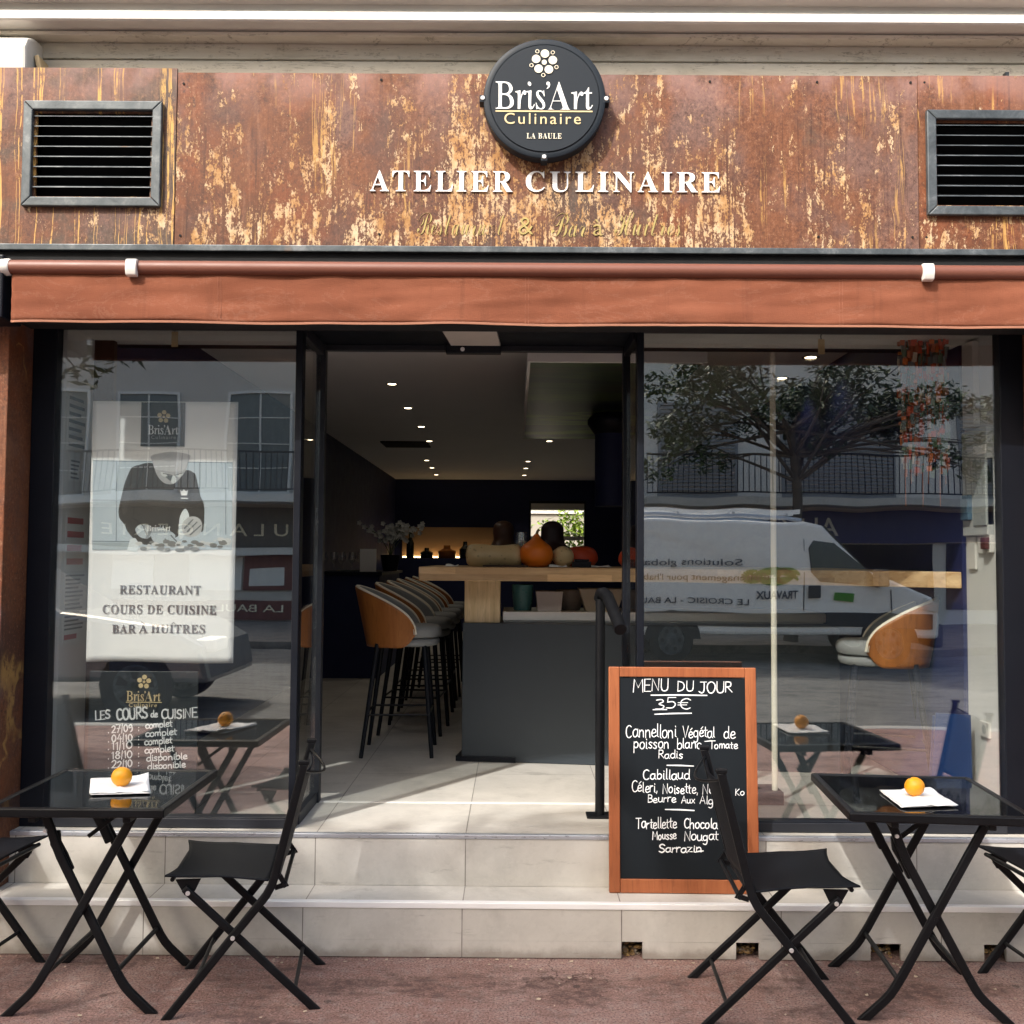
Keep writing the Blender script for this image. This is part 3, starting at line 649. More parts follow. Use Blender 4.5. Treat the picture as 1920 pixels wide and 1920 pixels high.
# ------------------------------------------------------------------ vents
def vent(x0, x1, z0, z1, fw, label):
    y = FY - .004; t = thing('vent_grille', label, 'vent', ((x0 + x1) / 2, y, (z0 + z1) / 2), 0, 'steel framed vents in the fascia')
    w2, h2 = (x1 - x0) / 2, (z1 - z0) / 2
    m = MB()
    for poly in ([(-w2, -h2), (w2, -h2), (w2 - fw, -h2 + fw), (-w2 + fw, -h2 + fw)], [(-w2, h2), (-w2 + fw, h2 - fw), (w2 - fw, h2 - fw), (w2, h2)],
                 [(-w2, -h2), (-w2 + fw, -h2 + fw), (-w2 + fw, h2 - fw), (-w2, h2)], [(w2, -h2), (w2, h2), (w2 - fw, h2 - fw), (w2 - fw, -h2 + fw)]):
        c = (sum(p[0] for p in poly) / 4, sum(p[1] for p in poly) / 4)
        m.prism([(c[0] + (p[0] - c[0]) * .998, c[1] + (p[1] - c[1]) * .995) for p in poly], -.022, .0, 'xz')
    m.build('frame', M['zinc'], t, bevel=.004)
    n = 8; hh = 2 * (h2 - fw)
    for k in range(n):
        z = -h2 + fw + hh * (k + 1) / (n + .6)
        MB().prism([(-.012, z), (-.010, z + .004), (.055, z + .034), (.055, z + .030)], -w2 + fw + .001, w2 - fw - .001, 'yz').build('slat', M['zinc'], t)
    m = MB().box(-w2 + fw, w2 - fw, .062, .066, -h2 + fw, h2 - fw)
    m.build('backing', M['dark'], t)
    return t
vent(-1.976, -1.422, 2.890, 3.318, .037, 'grey steel louvred vent on the greyer streaked sheet, above the poster window')
vent(1.629, 2.185, 2.874, 3.300, .037, 'grey steel louvred vent on the redder sheet, partly out of the picture')

# ------------------------------------------------------------------ round sign and lettering
SY = -.285
sg = thing('round_sign', 'round slate coloured sign with gold flower emblem and white restaurant name', 'sign', (0, 0, 0))
cx_, cz_ = at(1021, 184.5, SY).x, at(1021, 184.5, SY).z
sr = .241
m = MB(); m.lathe([(sr - .004, -.0), (sr, .004), (sr, .05), (.0, .05)][::-1][1:] , (cx_, SY, cz_), 72, 'Y')
m.lathe([(sr - .024, -.001), (sr - .022, .0012), (sr - .004, .0012), (sr - .001, .0035)], (cx_, SY - .002, cz_), 72, 'Y', 0, False)
m.build('rim', M['slate'], sg, smooth=True)
m = MB(); m.lathe([(.0005, 0), (sr - .027, 0), (sr - .0255, .002), (sr - .0255, .004)], (cx_, SY - .003, cz_), 72, 'Y')
m.build('face', M['slate'], sg, smooth=True)
for k, (dx, dz) in enumerate(((-sr - .003, 0), (sr + .003, 0), (0, -sr + .006))):
    m = MB().box(cx_ + dx - .013, cx_ + dx + .013, SY - .001, SY + .05, cz_ + dz - .016, cz_ + dz + .013)
    o = m.build('tab', M['slate'], sg, bevel=.002)
    MB().lathe([(.0075, 0), (.009, .002), (.009, .004)], (cx_ + dx, SY - .005, cz_ + dz), 14, 'Y').build('screw', M['rivet'], o)
fy = SY - .0035
def pxbox(x0, y0, x1, y1, y): a, b = at(x0, y1, y), at(x1, y0, y); return a.x, b.x, a.z, b.z
def name_logo(bx, y, mat, parent, off=-.012):
    """the restaurant name with its raised apostrophe; bx = pixel box of the whole word"""
    x0, x1, z0, z1 = pxbox(*bx, y); W = x1 - x0; H = z1 - z0
    text('Bris', x0, x0 + W * .510, z0, z1, y, mat, 'lettering', parent, 'roman', 0)
    text("’", x0 + W * .522, x0 + W * .560, z0 + H * .74, z1, y, mat, 'lettering', parent, 'sans', 0)
    text('A', x0 + W * .538, x0 + W * .768, z0, z1, y, mat, 'lettering', parent, 'serif', -.013)
    text('rt', x0 + W * .778, x1, z0, z0 + H * .80, y, mat, 'lettering', parent, 'roman', 0)
name_logo((929, 154, 1111.5, 205), fy, M['white_ink'], sg)
x0, x1, z0, z1 = pxbox(929, 208.0, 1111, 209.6, fy); MB().box(x0, x1, fy - .0015, fy, z0, z1).build('rule', M['gold'], sg)
text('Culinaire', *pxbox(945.6, 212.5, 1089, 232.5, fy), fy, M['gold'], 'lettering', sg, 'sans', .0, space=1.25)
text('LA BAULE', *pxbox(987.6, 250, 1053, 260.2, fy), fy, M['cream_ink'], 'lettering', sg, 'serif', -.004, space=1.15)
p = at(1020.5, 117, fy); flower('emblem', p.x, p.z, .0495, fy, M['cream_ink'], sg)

LY = FY - .001
ls = thing('name_lettering', 'raised white capitals spelling the workshop name across the rust sheet', 'lettering', (0, 0, 0))
def letters(body, x0, x1, z0, z1, y, mat, parent, dep):
    o = text(body, x0, x1, z0, z1, y, mat, 'lettering', parent, 'serif', -.002, depth=dep, space=1.22); return o
za = at(960, 360.5, LY).z; zb = at(960, 321.5, LY).z
letters('ATELIER', at(694, 340, LY).x, at(961, 340, LY).x, za, zb, LY, M['white_ink'], ls, .006)
letters('CULINAIRE', at(986, 340, LY).x, at(1350, 340, LY).x, za, zb, LY, M['white_ink'], ls, .006)
sc_ = thing('script_lettering', 'thin olive gold handwriting under the white capitals on the rust sheet', 'lettering', (0, 0, 0))
text('Restaurant', *pxbox(782, 400, 945, 442, LY), LY, M['olive_gold'], 'lettering', sc_, 'script', -.016, depth=.0015)
text('&', *pxbox(972, 408, 1000, 440, LY), LY, M['olive_gold'], 'lettering', sc_, 'sans', -.01, depth=.003)
text('Bar', *pxbox(1034, 400, 1098, 444, LY), LY, M['olive_gold'], 'lettering', sc_, 'script', -.016, depth=.0015)
text('à', *pxbox(1112, 412, 1130, 442, LY), LY, M['olive_gold'], 'lettering', sc_, 'sans', -.01, depth=.003)
text('Huîtres'.replace('î', 'i'), *pxbox(1152, 398, 1276, 444, LY), LY, M['olive_gold'], 'lettering', sc_, 'script', -.016, depth=.0015)

# ------------------------------------------------------------------ awning
aw = thing('awning', 'rolled up terracotta canvas awning with short hanging valance over the shopfront', 'awning', (0, -.36, 2.6065))
AX0, AX1 = -1.968, 2.6
MB().tube([(AX0 + .02, 0, 0), (AX1, 0, 0)], .028, 20).build('roller_tube', M['awning_tube'], aw, smooth=True)
MB().lathe([(.024, 0), (.033, .004), (.033, .03), (.030, .036)], (AX0 - .012, 0, 0), 20, 'X').build('end_cap', M['white_plastic'], aw, smooth=True)
rnv = random.Random(5)
def val(u, v):
    x = AX0 + .03 + u * (AX1 - AX0 - .03); z = -.022 - v * .186
    y = -.004 + .007 * math.sin(x * 5.1) * v + .005 * math.sin(x * 11.7 + 1) * v + .004 * mnoise.noise(Vector((x * 5 + v * 3, v * 6, 2))) + .012 * mnoise.noise(Vector((x * 2.2, v * 2, 0))) * v + .003 * mnoise.noise(Vector((x * 9, v * 3, 4)))
    return (x, y, z + .004 * mnoise.noise(Vector((x * 2.5, 0, 9))) * v)
MB().grid(val, 260, 14).build('valance', M['awning'], aw, smooth=True, thick=.0015, fix=False)
def hem(u, v):
    p = val(u, 1.0); return (p[0], p[1] - .0035 + .001 * math.sin(v * PI), p[2] + .0015 - v * .009)
MB().grid(hem, 260, 3).build('hem', M['hem'], aw, smooth=True, thick=.001, fix=False)
for px in (408, 985, 1574):
    x = at(px, 560, -.365).x; m = MB()
    for dx in (0, .012):
        m.grid(lambda u, v: (x + dx - .0012 + u * .0024, val((x - AX0 - .03) / (AX1 - AX0 - .03), .03 + v * .95)[1] - .0016, val((x - AX0 - .03) / (AX1 - AX0 - .03), .03 + v * .95)[2]), 1, 14)
    m.build('seam', M['seam'], aw, fix=False)
for px in (246, 1741):
    x = at(px, 505, -.39).x
    m = MB(); prof = [(-.034 - .008 * math.sin(a * PI), .026 - .062 * a) for a in [i / 8 for i in range(9)]] + [(-.012, -.04), (-.012, .03)]
    m.prism([(y, z) for y, z in prof], x - .021, x + .021, 'yz'); m.build('clip', M['white_plastic'], aw, bevel=.004)
m = MB().box(-2.25, -1.965, -.02, .135, -.20, .045); m.build('end_bracket', M['black'], aw, bevel=.006)
m = MB().box(AX0 + .05, AX1, .04, .122, -.06, .045); m.build('cassette', M['dark'], aw, bevel=.004)

# ------------------------------------------------------------------ terrace tables and chairs
TZ = .69
def make_table(label):
    t = thing('folding_table', label, 'table', (0, 0, 0), 0, 'black glass topped folding tables')
    hx, hy, b = .292, .300, .024
    m = MB()
    for poly in ([(-hx, -hy), (hx, -hy), (hx - b, -hy + b), (-hx + b, -hy + b)], [(-hx, hy), (-hx + b, hy - b), (hx - b, hy - b), (hx, hy)],
                 [(-hx, -hy), (-hx + b, -hy + b), (-hx + b, hy - b), (-hx, hy)], [(hx, -hy), (hx, hy), (hx - b, hy - b), (hx - b, -hy + b)]):
        m.prism(poly, TZ - .030, TZ, 'xy')
    m.build('top_frame', M['chair_metal'], t, bevel=.005)
    MB().box(-hx + b + .0005, hx - b - .0005, -hy + b + .0005, hy - b - .0005, TZ - .010, TZ - .003).build('glass_top', M['black_glass'], t)
    A = [(-.235, 0), (-.165, .066), (-.147, .086), (-.132, .108), (-.108, .148), (.162, .645)]
    Bp = [(.232, 0), (.160, .066), (.142, .086), (.127, .108), (.105, .148), (-.082, .507), (-.100, .550), (-.118, .600), (-.142, .655)]
    for y, o in ((-.20, -1), (.20, 1)):
        MB().bar(A, y + o * .012, .029, .016).build('leg', M['chair_metal'], t, bevel=.005)
        l = MB().bar(Bp, y - o * .010, .029, .016).build('leg', M['chair_metal'], t, bevel=.005)
        MB().lathe([(.008, 0), (.008, .004)], (0, y + o * .020 - .002, .333), 12, 'Y').build('rivet', M['chair_metal'], l)
        MB().bar([(-.060, .452), (-.085, .505), (-.108, .545), (-.112, .585)], y - o * .031, .034, .022).build('hinge_cover', M['chair_metal'], l, bevel=.006)
        MB().lathe([(.006, 0), (.007, .003), (.007, .005)], (-.122, y - .023 if o < 0 else y - .026, .598), 12, 'Y').build('rivet', M['rivet'], l)
    for x, z in ((-.118, .128), (.112, .135)):
        MB().tube([(x, -.20, z), (x, .20, z)], .0085, 10).build('stretcher', M['chair_metal'], t, smooth=True)
    for x in (-.142, .162):
        MB().box(x - .012, x + .012, -.272, .272, TZ - .052, TZ - .031).build('top_rail', M['chair_metal'], t, bevel=.003)
    MB().bar([(-.07, .52), (.10, .650)], 0.0, .014, .010).build('strut', M['chair_metal'], t)
    return t
def make_chair(label):
    t = thing('folding_chair', label, 'chair', (0, 0, 0), 0, 'black folding chairs at the terrace tables')
    P1 = [(.237, 0), (-.020, .318), (-.050, .354), (-.075, .386), (-.092, .418), (-.104, .460), (-.190, .812)]
    P2 = [(-.238, 0), (.192, .412)]
    for s in (-1, 1):
        u = MB().bar(P1, s * .200, .028, .016).build('upright', M['chair_metal'], t, bevel=.005)
        MB().lathe([(.006, 0), (.0075, .003), (.0075, .005)], (.030, s * .2105 - .0025, .254), 12, 'Y').build('rivet', M['rivet'], u)
        MB().box(-.207, -.171, s * .200 - .010, s * .200 + .010, .809, .823).build('end_cap', M['chair_metal'], u, bevel=.003)
        l = MB().bar(P2, s * .181, .026, .016).build('leg', M['chair_metal'], t, bevel=.005)
        MB().lathe([(.006, 0), (.0075, .003), (.0075, .005)], (.178, s * .192 - .0025, .398), 12, 'Y').build('rivet', M['rivet'], l)
        m = MB(); m.prism([(.158, .400), (.172, .384), (.192, .386), (.222, .438), (.140, .438)], s * .171 - .003, s * .171 + .003, 'xz'); m.build('seat_bracket', M['chair_metal'], t, bevel=.001)
    MB().tube([(.150, -.2, .108), (.150, .2, .108)], .007, 10).build('stretcher', M['chair_metal'], t, smooth=True)
    MB().tube([(-.170, -.181, .066), (-.170, .181, .066)], .007, 10).build('stretcher', M['chair_metal'], t, smooth=True)
    for s in (-1, 1): MB().bar([(-.088, .452), (-.112, .448), (-.134, .414), (-.100, .404)], s * .189, .016, .005).build('hinge_link', M['chair_metal'], t)
    for x, z in ((-.112, .448), (-.132, .415)):
        MB().tube([(x, -.205, z), (x, .205, z)], .0075, 10).build('seat_bar', M['chair_metal'], t, smooth=True)
    MB().tube([(.232, -.17, .437), (.232, .17, .437)], .0075, 10).build('seat_bar', M['chair_metal'], t, smooth=True)
    def seat(u, v):
        a, b = 2 * u - 1, 2 * v - 1                     # a along front-back, b across
        x = .085 + a * .165 - (.028 * (1 - b * b) if a > 0 else 0) * max(a, 0) ** 2
        wy = .205 - .012 * (1 - a * a)
        z = .450 - .016 * (1 - b * b) * (1 - .4 * a) + .010 * max(a, 0) ** 2 - .016 * max(-a, 0)
        return (x, b * wy, z)
    MB().grid(seat, 20, 20).build('seat', M['sling'], t, smooth=True, thick=.006, fix=False)
    def back(u, v):
        b = 2 * u - 1; z = .475 + v * .302; xb = -.104 - (z - .46) * .2427
        return (xb - .018 * (1 - b * b) - .004, b * .188, z - .008 * (1 - b * b) * (v - .3))
    MB().grid(back, 16, 14).build('backrest', M['sling'], t, smooth=True, thick=.005, fix=False)
    MB().tube([(-.187 - .060 * math.sin(a * PI), -.192 + .384 * a, .786 - .035 * math.sin(a * PI)) for a in [i / 12 for i in range(13)]], .0045, 8).build('handle', M['chair_metal'], t, smooth=True)
    return t
t1 = make_table('black folding table before the poster window, orange on a folded napkin on it'); t1.location = (-1.416, -.60, 0); t1.rotation_euler.z = R(.5)
dup(t1, (1.402, -.60, 0), R(-5.0), 'black folding table at the right, before the bar stool window')
c1 = make_chair('black folding chair facing left, with its back to the open doorway'); c1.location = (-.915, -.60, 0); c1.rotation_euler.z = R(180 + 8)
dup(c1, (-1.99, -.57, 0), R(-4), 'black folding chair cut by the left edge, before the rusty pier')
dup(c1, (.874, -.668, 0), R(-3), 'black folding chair facing right, before the menu blackboard')
dup(c1, (1.965, -.60, 0), R(184), 'black folding chair cut by the right edge, seat behind the table legs')

def napkin(pts, label, folded):
    P = [atz(a, b, TZ + .001) for a, b in pts]; rn = random.Random(len(label))
    m = MB(); c = sum(P, Vector()) / 4
    lay = 3 if folded else 2
    for k in range(lay):
        j = [Vector((rn.uniform(-.004, .004), rn.uniform(-.003, .003), 0)) for _ in range(4)]
        def f(u, v):
            p = (P[0] + j[0]) * (1 - u) * (1 - v) + (P[1] + j[1]) * u * (1 - v) + (P[2] + j[2]) * u * v + (P[3] + j[3]) * (1 - u) * v
            return (p.x, p.y, TZ + .002 + k * .0022 + .007 * abs(mnoise.noise(Vector((p.x * 11, p.y * 11, k)))) * (k + 1) * .6 + (.004 * max(0, 1 - abs(u - .5) * 14) if k == lay - 1 else 0) + .006 * (u * v) ** 3 * k)
        m.grid(f, 14, 14)
    o = m.build('paper_napkin', M['paper'], None, thick=.0012, fix=False, smooth=True)
    return tag(o, label, 'napkin', 'white napkins on the terrace tables')
napkin([(168, 1491), (283, 1488), (277, 1459), (170, 1464)], 'white paper napkin folded narrow on the table before the poster window', True)
napkin([(1692, 1515), (1796, 1512), (1743, 1482), (1647, 1483)], 'white square paper napkin lying aslant on the right table', False)
def fruit(px, py, w_px, label):
    p = atz(px, py, TZ + .008); r = w_px / F * (p.y - CAMP.y) / 2
    m = MB(); n = 18
    prof = [(max(.0005, r * math.cos(a) * (1 - .03 * math.sin(a) ** 2)), r * (.96 * math.sin(a) - (.05 if a > 1.35 else 0))) for a in [-PI / 2 + PI * i / n for i in range(n + 1)]]
    m.lathe(prof, (0, 0, 0), 36)
    V = []
    for q in m.v: a = Vector(q); V.append(tuple(a * (1 + .035 * mnoise.noise(a * 26 + Vector((px, 0, 0))))))
    m.v = V; o = m.build('orange', M['orange'], None, smooth=True)
    MB().lathe([(.0028, r * .895), (.0034, r * .925), (.002, r * .945)], (0, 0, 0), 8).build('stem_end', pm('stem_green_brown', (.10, .09, .03), .8), o)
    o.rotation_euler = (R(24), R(-14), R(px)); o.location = (p.x, p.y, p.z + r * .94)
    return tag(o, label, 'orange', 'oranges on the terrace tables')
fruit(228, 1474, 37, 'small orange resting on the folded napkin before the poster window')
fruit(1715, 1492, 36, 'small orange resting on the square napkin of the right table')

lit = MB(); rn = random.Random(77)
for k in range(110):
    x, y = rn.uniform(-2.0, 2.0), -.335 - abs(rn.gauss(0, .035)) if k > 45 else rn.uniform(-1.15, -.36); r = rn.uniform(.003, .011); a = rn.uniform(0, 6)
    lit.add([(x + r * math.cos(a + q) * rn.uniform(.5, 1.1), y + r * math.sin(a + q) * rn.uniform(.5, 1.1), .003 + rn.uniform(0, .004)) for q in (0, 1.3, 2.4, 3.5, 4.9)], [(0, 1, 2, 3, 4)])
tag(lit.build('litter', pm('litter_bits', (.50, .40, .30), .8, 0, .5, 3), fix=False), 'pale scraps and leaf crumbs scattered on the red asphalt', 'litter', kind='stuff')

# ------------------------------------------------------------------ menu blackboard leaning on the steps
mb_ = thing('menu_board', 'wood framed blackboard with the handwritten menu of the day, leaning on the steps', 'menu board', (.6715, -.165, .1965))
mb_.rotation_euler = (R(-3.2), 0, R(-.6))
W2, HH, fb = .2935, .875, .043
m = MB().box(-W2, -W2 + fb, -.011, .011, 0, HH); m.box(W2 - fb, W2, -.011, .011, 0, HH)
m.box(-W2 + fb + .0008, W2 - fb - .0008, -.0105, .0105, 0, fb + .01); m.box(-W2 + fb + .0008, W2 - fb - .0008, -.0105, .0105, HH - fb + .004, HH)
m.build('frame', M['frame_wood'], mb_, bevel=.003)
MB().box(-W2 + fb, W2 - fb, -.004, .006, fb, HH - fb).build('panel', M['board'], mb_)
def bd(cx, cy):   # place on the board: pixels of the enlarged view of the board -> board metres
    u = (cx - 88 - (cy - 50) * .0) / (1280 - 88); v = (cy - 48) / (1862 - 48)
    return (-W2 + u * 2 * W2 * (1 - .035 * v), HH * (1 - v) + .010 * u)
ch = MB()
def wr(body, x0, x1, yb, cap, wd=10, yb1=None, slant=.05):
    p0, p1 = bd(x0, yb), bd(x1, yb if yb1 is None else yb1)
    hand(ch, body, p0, p1, cap * HH / 1814, wd * .62 * HH / 1814, .45, slant)
def un(x0, y0, x1, y1, wd=12): stroke(ch, [Vector(bd(x0, y0)), Vector(bd((x0 + x1) / 2, (y0 + y1) / 2 - 2)), Vector(bd(x1, y1))], wd * .8 * HH / 1814)
wr('MENU', 280, 580, 252, 100, 14); wr('DU', 640, 785, 258, 85, 13); wr('JOUR', 815, 1100, 266, 88, 14)
un(435, 284, 885, 290, 15); wr('35€', 455, 755, 398, 85, 13); un(450, 403, 560, 403, 12); un(465, 440, 760, 434, 14)
wr('Cannelloni', 225, 640, 628, 105, 12); wr('Végétal', 690, 955, 630, 88, 12); wr('de', 1020, 1122, 638, 100, 12); un(872, 664, 955, 660, 10)
wr('poisson', 288, 585, 718, 92, 12); wr('blanc,', 640, 865, 720, 82, 12); wr('Tomate', 905, 1138, 722, 62, 11); wr('Radis', 490, 692, 798, 64, 11)
un(565, 854, 778, 862, 14)
wr('Cabillaud', 365, 755, 966, 80, 13); wr('Céleri,', 272, 490, 1066, 86, 12); wr('Noisette,', 525, 820, 1080, 80, 12); wr('Nori', 850, 1010, 1088, 82, 12); wr('Ko', 1118, 1198, 1098, 54, 10)
wr('Beurre', 400, 635, 1150, 62, 11); wr('Aux', 680, 790, 1156, 54, 11); wr('Algues', 830, 1060, 1166, 64, 11)
un(552, 1208, 784, 1218, 14)
wr('Tartellette', 305, 645, 1356, 84, 13); wr('Chocolat', 700, 1010, 1362, 80, 13); wr('Mousse', 440, 640, 1446, 68, 13); wr('Nougat', 700, 985, 1455, 74, 13); wr('Sarrazin', 492, 850, 1548, 62, 15); un(800, 1548, 860, 1540, 14)
o = ch.build('lettering', M['chalk'], mb_, fix=False); o.location = (0, -.0040, 0)

# ------------------------------------------------------------------ course board and poster inside the left window
BY = .055
cb = thing('course_board', 'dark board listing cooking course dates in white handwriting, under the poster', 'sign board', (0, 0, 0))
a = at(168, 1258, BY); b = at(372, 1258, BY)
MB().box(a.x, b.x, BY, BY + .012, FL + .002, a.z).build('panel', M['board2'], cb, bevel=.002)
def cbp(cx, cy): q = at(120 + cx / 6.4, 1240 + cy / 6.4, BY); return (q.x, q.z)
name_logo((120 + 748 / 6.4, 1240 + 358 / 6.4, 120 + 1162 / 6.4, 1240 + 478 / 6.4), BY - .0005, M['gold'], cb)
x0, x1, z0, z1 = pxbox(120 + 745 / 6.4, 1240 + 488 / 6.4, 120 + 1175 / 6.4, 1240 + 494 / 6.4, BY); MB().box(x0, x1, BY - .0015, BY - .0003, z0, z1).build('rule', M['gold'], cb)
text('Culinaire', *pxbox(120 + 780 / 6.4, 1240 + 502 / 6.4, 120 + 1116 / 6.4, 1240 + 546 / 6.4, BY), BY - .0005, M['gold'], 'lettering', cb, 'sans', space=1.25)
q = cbp(962, 246); flower('emblem', q[0], q[1], .0285, BY - .0004, M['gold'], cb, False)
ch = MB(); k = 1 / 6.4 / F * (BY - CAMP.y)
def wc(body, x0, x1, y0, y1, cap, wd): hand(ch, body, cbp(x0, y0), cbp(x1, y1), cap * k, wd * k * .78, .35, .03)
wc('LES', 372, 560, 700, 685, 100, 22); wc('COURS', 632, 1005, 705, 675, 125, 26); wc('de', 1040, 1125, 668, 665, 80, 18); wc('CUISINE', 1165, 1600, 690, 672, 105, 22)
for d, y, wrd, y2, x2, x3 in (('27/09', 858, 'complet', 806, 978, 1300), ('04/10', 968, 'complet', 905, 978, 1355), ('11/10', 1060, 'complet', 1005, 966, 1300), ('18/10', 1172, 'complet', 1104, 968, 1325), ('22/10', 1282, 'disponible', 1198, 986, 1480), ('25/10', 1390, 'disponible', 1298, 1000, 1460)):
    wc(d, 570, 828, y, y - 18, 84, 18); wc(wrd, x2, x3, y2, y2 - 28, 78, 16); wc(':', 872, 915, y - 22, y - 24, 70, 15); wc('.', 515, 560, y, y, 60, 16)
ch.build('lettering', M['chalk'], cb, fix=False).location = (0, BY - .0002, 0)

PY = .035
po = thing('poster', 'tall white restaurant poster with a printed photo of a cook, hung behind the left window', 'poster', (0, 0, 0))
a = at(175, 752, PY); b = at(436, 1243, PY)
px0, px1, pz0, pz1 = a.x - .002, b.x + .002, b.z, a.z
def psh(u, v):
    x = px0 + u * (px1 - px0); z = pz0 + v * (pz1 - pz0)
    return (x, PY + .0012 + .0012 * math.sin(u * 9 + v * 3) * (1 - v) , z + (.003 * math.sin(u * 6) if v < .02 else 0))
MB().grid(psh, 24, 40).build('sheet', pm('poster_paper', (.93, .93, .925), .6, 0, .02), po, smooth=True, thick=.001, fix=False)
def flat(c, rough=.7): return pm('print_%02x%02x%02x' % tuple(int(x * 255) for x in c), c, rough, 0, .1, 25)
_pl = [0]
def ink(name, polys, mat, lift=None):
    m = MB()
    for pl in polys:
        _pl[0] += 1; y = PY - .0011 - .000018 * _pl[0]
        m.prism([(at(160 + p[0] / 6.4, 840 + p[1] / 6.4, PY).x, at(160 + p[0] / 6.4, 840 + p[1] / 6.4, PY).z) for p in pl], y, PY - .0006, 'xz')
    return m.build(name, mat, po)
def smooth(p, k=5): return _crom([tuple(map(float, q)) for q in p] + [tuple(map(float, p[0]))], k)[:-1]
ink('print_wall', [[(92, 150), (1768, 176), (1760, 1220), (84, 1220)]], flat((.52, .60, .66)))
ink('print_tile_lines', [[(92, 146), (1768, 172), (1768, 184), (92, 158)], [(84, 620), (1764, 632), (1764, 642), (84, 630)], [(372, 150), (384, 150), (378, 1118), (366, 1118)], [(1366, 170), (1378, 170), (1378, 1020), (1366, 1020)], [(1680, 176), (1692, 176), (1692, 1040), (1680, 1040)], [(84, 1112), (600, 1118), (600, 1132), (84, 1126)]], flat((.22, .27, .31)))
ink('print_worktop', [[(84, 1134), (620, 1138), (640, 1222), (84, 1222)]], flat((.40, .46, .48)))
body = smooth([(800, 180), (640, 205), (555, 240), (505, 340), (465, 450), (425, 620), (400, 740), (410, 840), (470, 920), (520, 1020), (640, 1130), (790, 1160), (1110, 1060), (1130, 850), (1200, 730), (1250, 830), (1400, 1010), (1430, 800), (1420, 660), (1380, 570), (1330, 340), (1290, 290), (1210, 265), (1000, 300)], 4)
ink('print_jacket', [body], flat((.045, .040, .036)))
ink('print_apron', [smooth([(1205, 728), (1150, 790), (1128, 880), (1120, 1060), (1170, 1075), (1250, 850)], 3), [(540, 1090), (600, 1080), (650, 1150), (620, 1250), (500, 1230)]], flat((.74, .80, .82)))
ink('print_head', [smooth([(800, 90), (820, 200), (850, 300), (900, 380), (970, 430), (1060, 430), (1130, 370), (1200, 280), (1240, 150), (1245, 80), (1020, 55)], 4)], flat((.40, .40, .40)))
ink('print_cap', [smooth([(795, 95), (812, 170), (835, 250), (930, 270), (1060, 285), (1180, 265), (1225, 180), (1250, 85), (1020, 45)], 4)], flat((.52, .52, .53)))
ink('print_shade', [smooth([(930, 300), (1010, 330), (1050, 330), (1080, 345), (1180, 285), (1130, 330), (1060, 380), (1030, 400), (960, 345)], 3)], flat((.12, .13, .14)))
ink('print_nose', [smooth([(1050, 335), (1080, 345), (1090, 400), (1060, 425), (1030, 405)], 3)], flat((.68, .72, .72)))
fingers = [smooth([(780, 1000), (870, 950), (1000, 985), (1080, 1050), (1040, 1120), (920, 1140), (820, 1120)], 4)] + [smooth([(x, 1060), (x + 60, 1040), (x + 150 - k * 14, 1175 + k * 6), (x + 110 - k * 14, 1215), (x + 40, 1170)], 4) for k, x in enumerate((820, 905, 985))]
ink('print_glove', fingers + [smooth([(600, 980), (660, 920), (760, 930), (820, 990), (760, 1080), (660, 1070)], 4)], flat((.50, .56, .60)))
ink('print_hand', [smooth([(1170, 900), (1240, 830), (1340, 830), (1400, 900), (1390, 1000), (1320, 1060), (1210, 1060), (1160, 980)], 4)], flat((.52, .53, .53)))
ink('print_folds', [[(1180, 960), (1290, 850), (1300, 860), (1195, 975)], [(1215, 1000), (1340, 880), (1350, 890), (1228, 1015)], [(1250, 1040), (1385, 920), (1395, 930), (1262, 1052)], [(870, 1150), (930, 1200), (940, 1190), (880, 1140)], [(950, 1090), (1030, 1190), (1044, 1182), (962, 1082)], [(1020, 1050), (1120, 1160), (1132, 1150), (1034, 1042)], [(690, 940), (740, 1060), (752, 1052), (704, 936)]], flat((.16, .17, .18)))
ink('print_sleeve_light', [smooth([(470, 560), (520, 470), (600, 420), (560, 520), (520, 620), (500, 760), (455, 800), (440, 700)], 3), smooth([(1270, 330), (1320, 420), (1360, 560), (1390, 680), (1330, 600), (1280, 450)], 3), smooth([(640, 520), (820, 500), (1000, 520), (1040, 640), (900, 700), (720, 660)], 3)], flat((.070, .063, .056)))
ink('print_seams', [[(690, 230), (700, 226), (600, 560), (585, 820), (575, 820), (588, 560)], [(1236, 300), (1246, 298), (1262, 520), (1236, 720), (1226, 716), (1250, 520)], [(560, 830), (620, 860), (700, 930), (692, 940), (610, 874), (552, 840)]], flat((.018, .016, .015)))
ink('print_face', [smooth([(905, 290), (950, 300), (985, 330), (960, 345), (920, 330)], 3), smooth([(1090, 330), (1150, 300), (1185, 290), (1160, 330), (1120, 352)], 3)], flat((.60, .62, .61)))
ink('print_glasses', [[(930, 302), (1040, 322), (1042, 330), (932, 310)], [(1080, 322), (1180, 292), (1182, 300), (1082, 332)]], flat((.05, .05, .05)))
ink('print_cuffs', [smooth([(700, 930), (760, 925), (800, 980), (760, 1080), (725, 1080), (752, 1000)], 3)], flat((.30, .32, .34)))
rn = random.Random(12); blobs = []; dk = []
for k in range(60):
    x = rn.uniform(640, 1730); y = rn.uniform(1120, 1225) - max(0, (x - 1150)) * .06; r = rn.uniform(12, 34)
    (blobs if rn.random() < .62 else dk).append(smooth([(x + r * 1.6 * math.cos(a) * rn.uniform(.7, 1.2), y + r * .8 * math.sin(a)) for a in [i * PI / 3 for i in range(6)]], 2))
ink('print_oysters', blobs, flat((.66, .67, .66))); ink('print_shells', dk, flat((.22, .22, .21)))
ink('print_crest', [[(1140, 505), (1165, 520), (1185, 495), (1205, 520), (1235, 505), (1222, 570), (1155, 570)], [(1148, 596), (1235, 600), (1235, 612), (1148, 608)]], M['white_ink'])
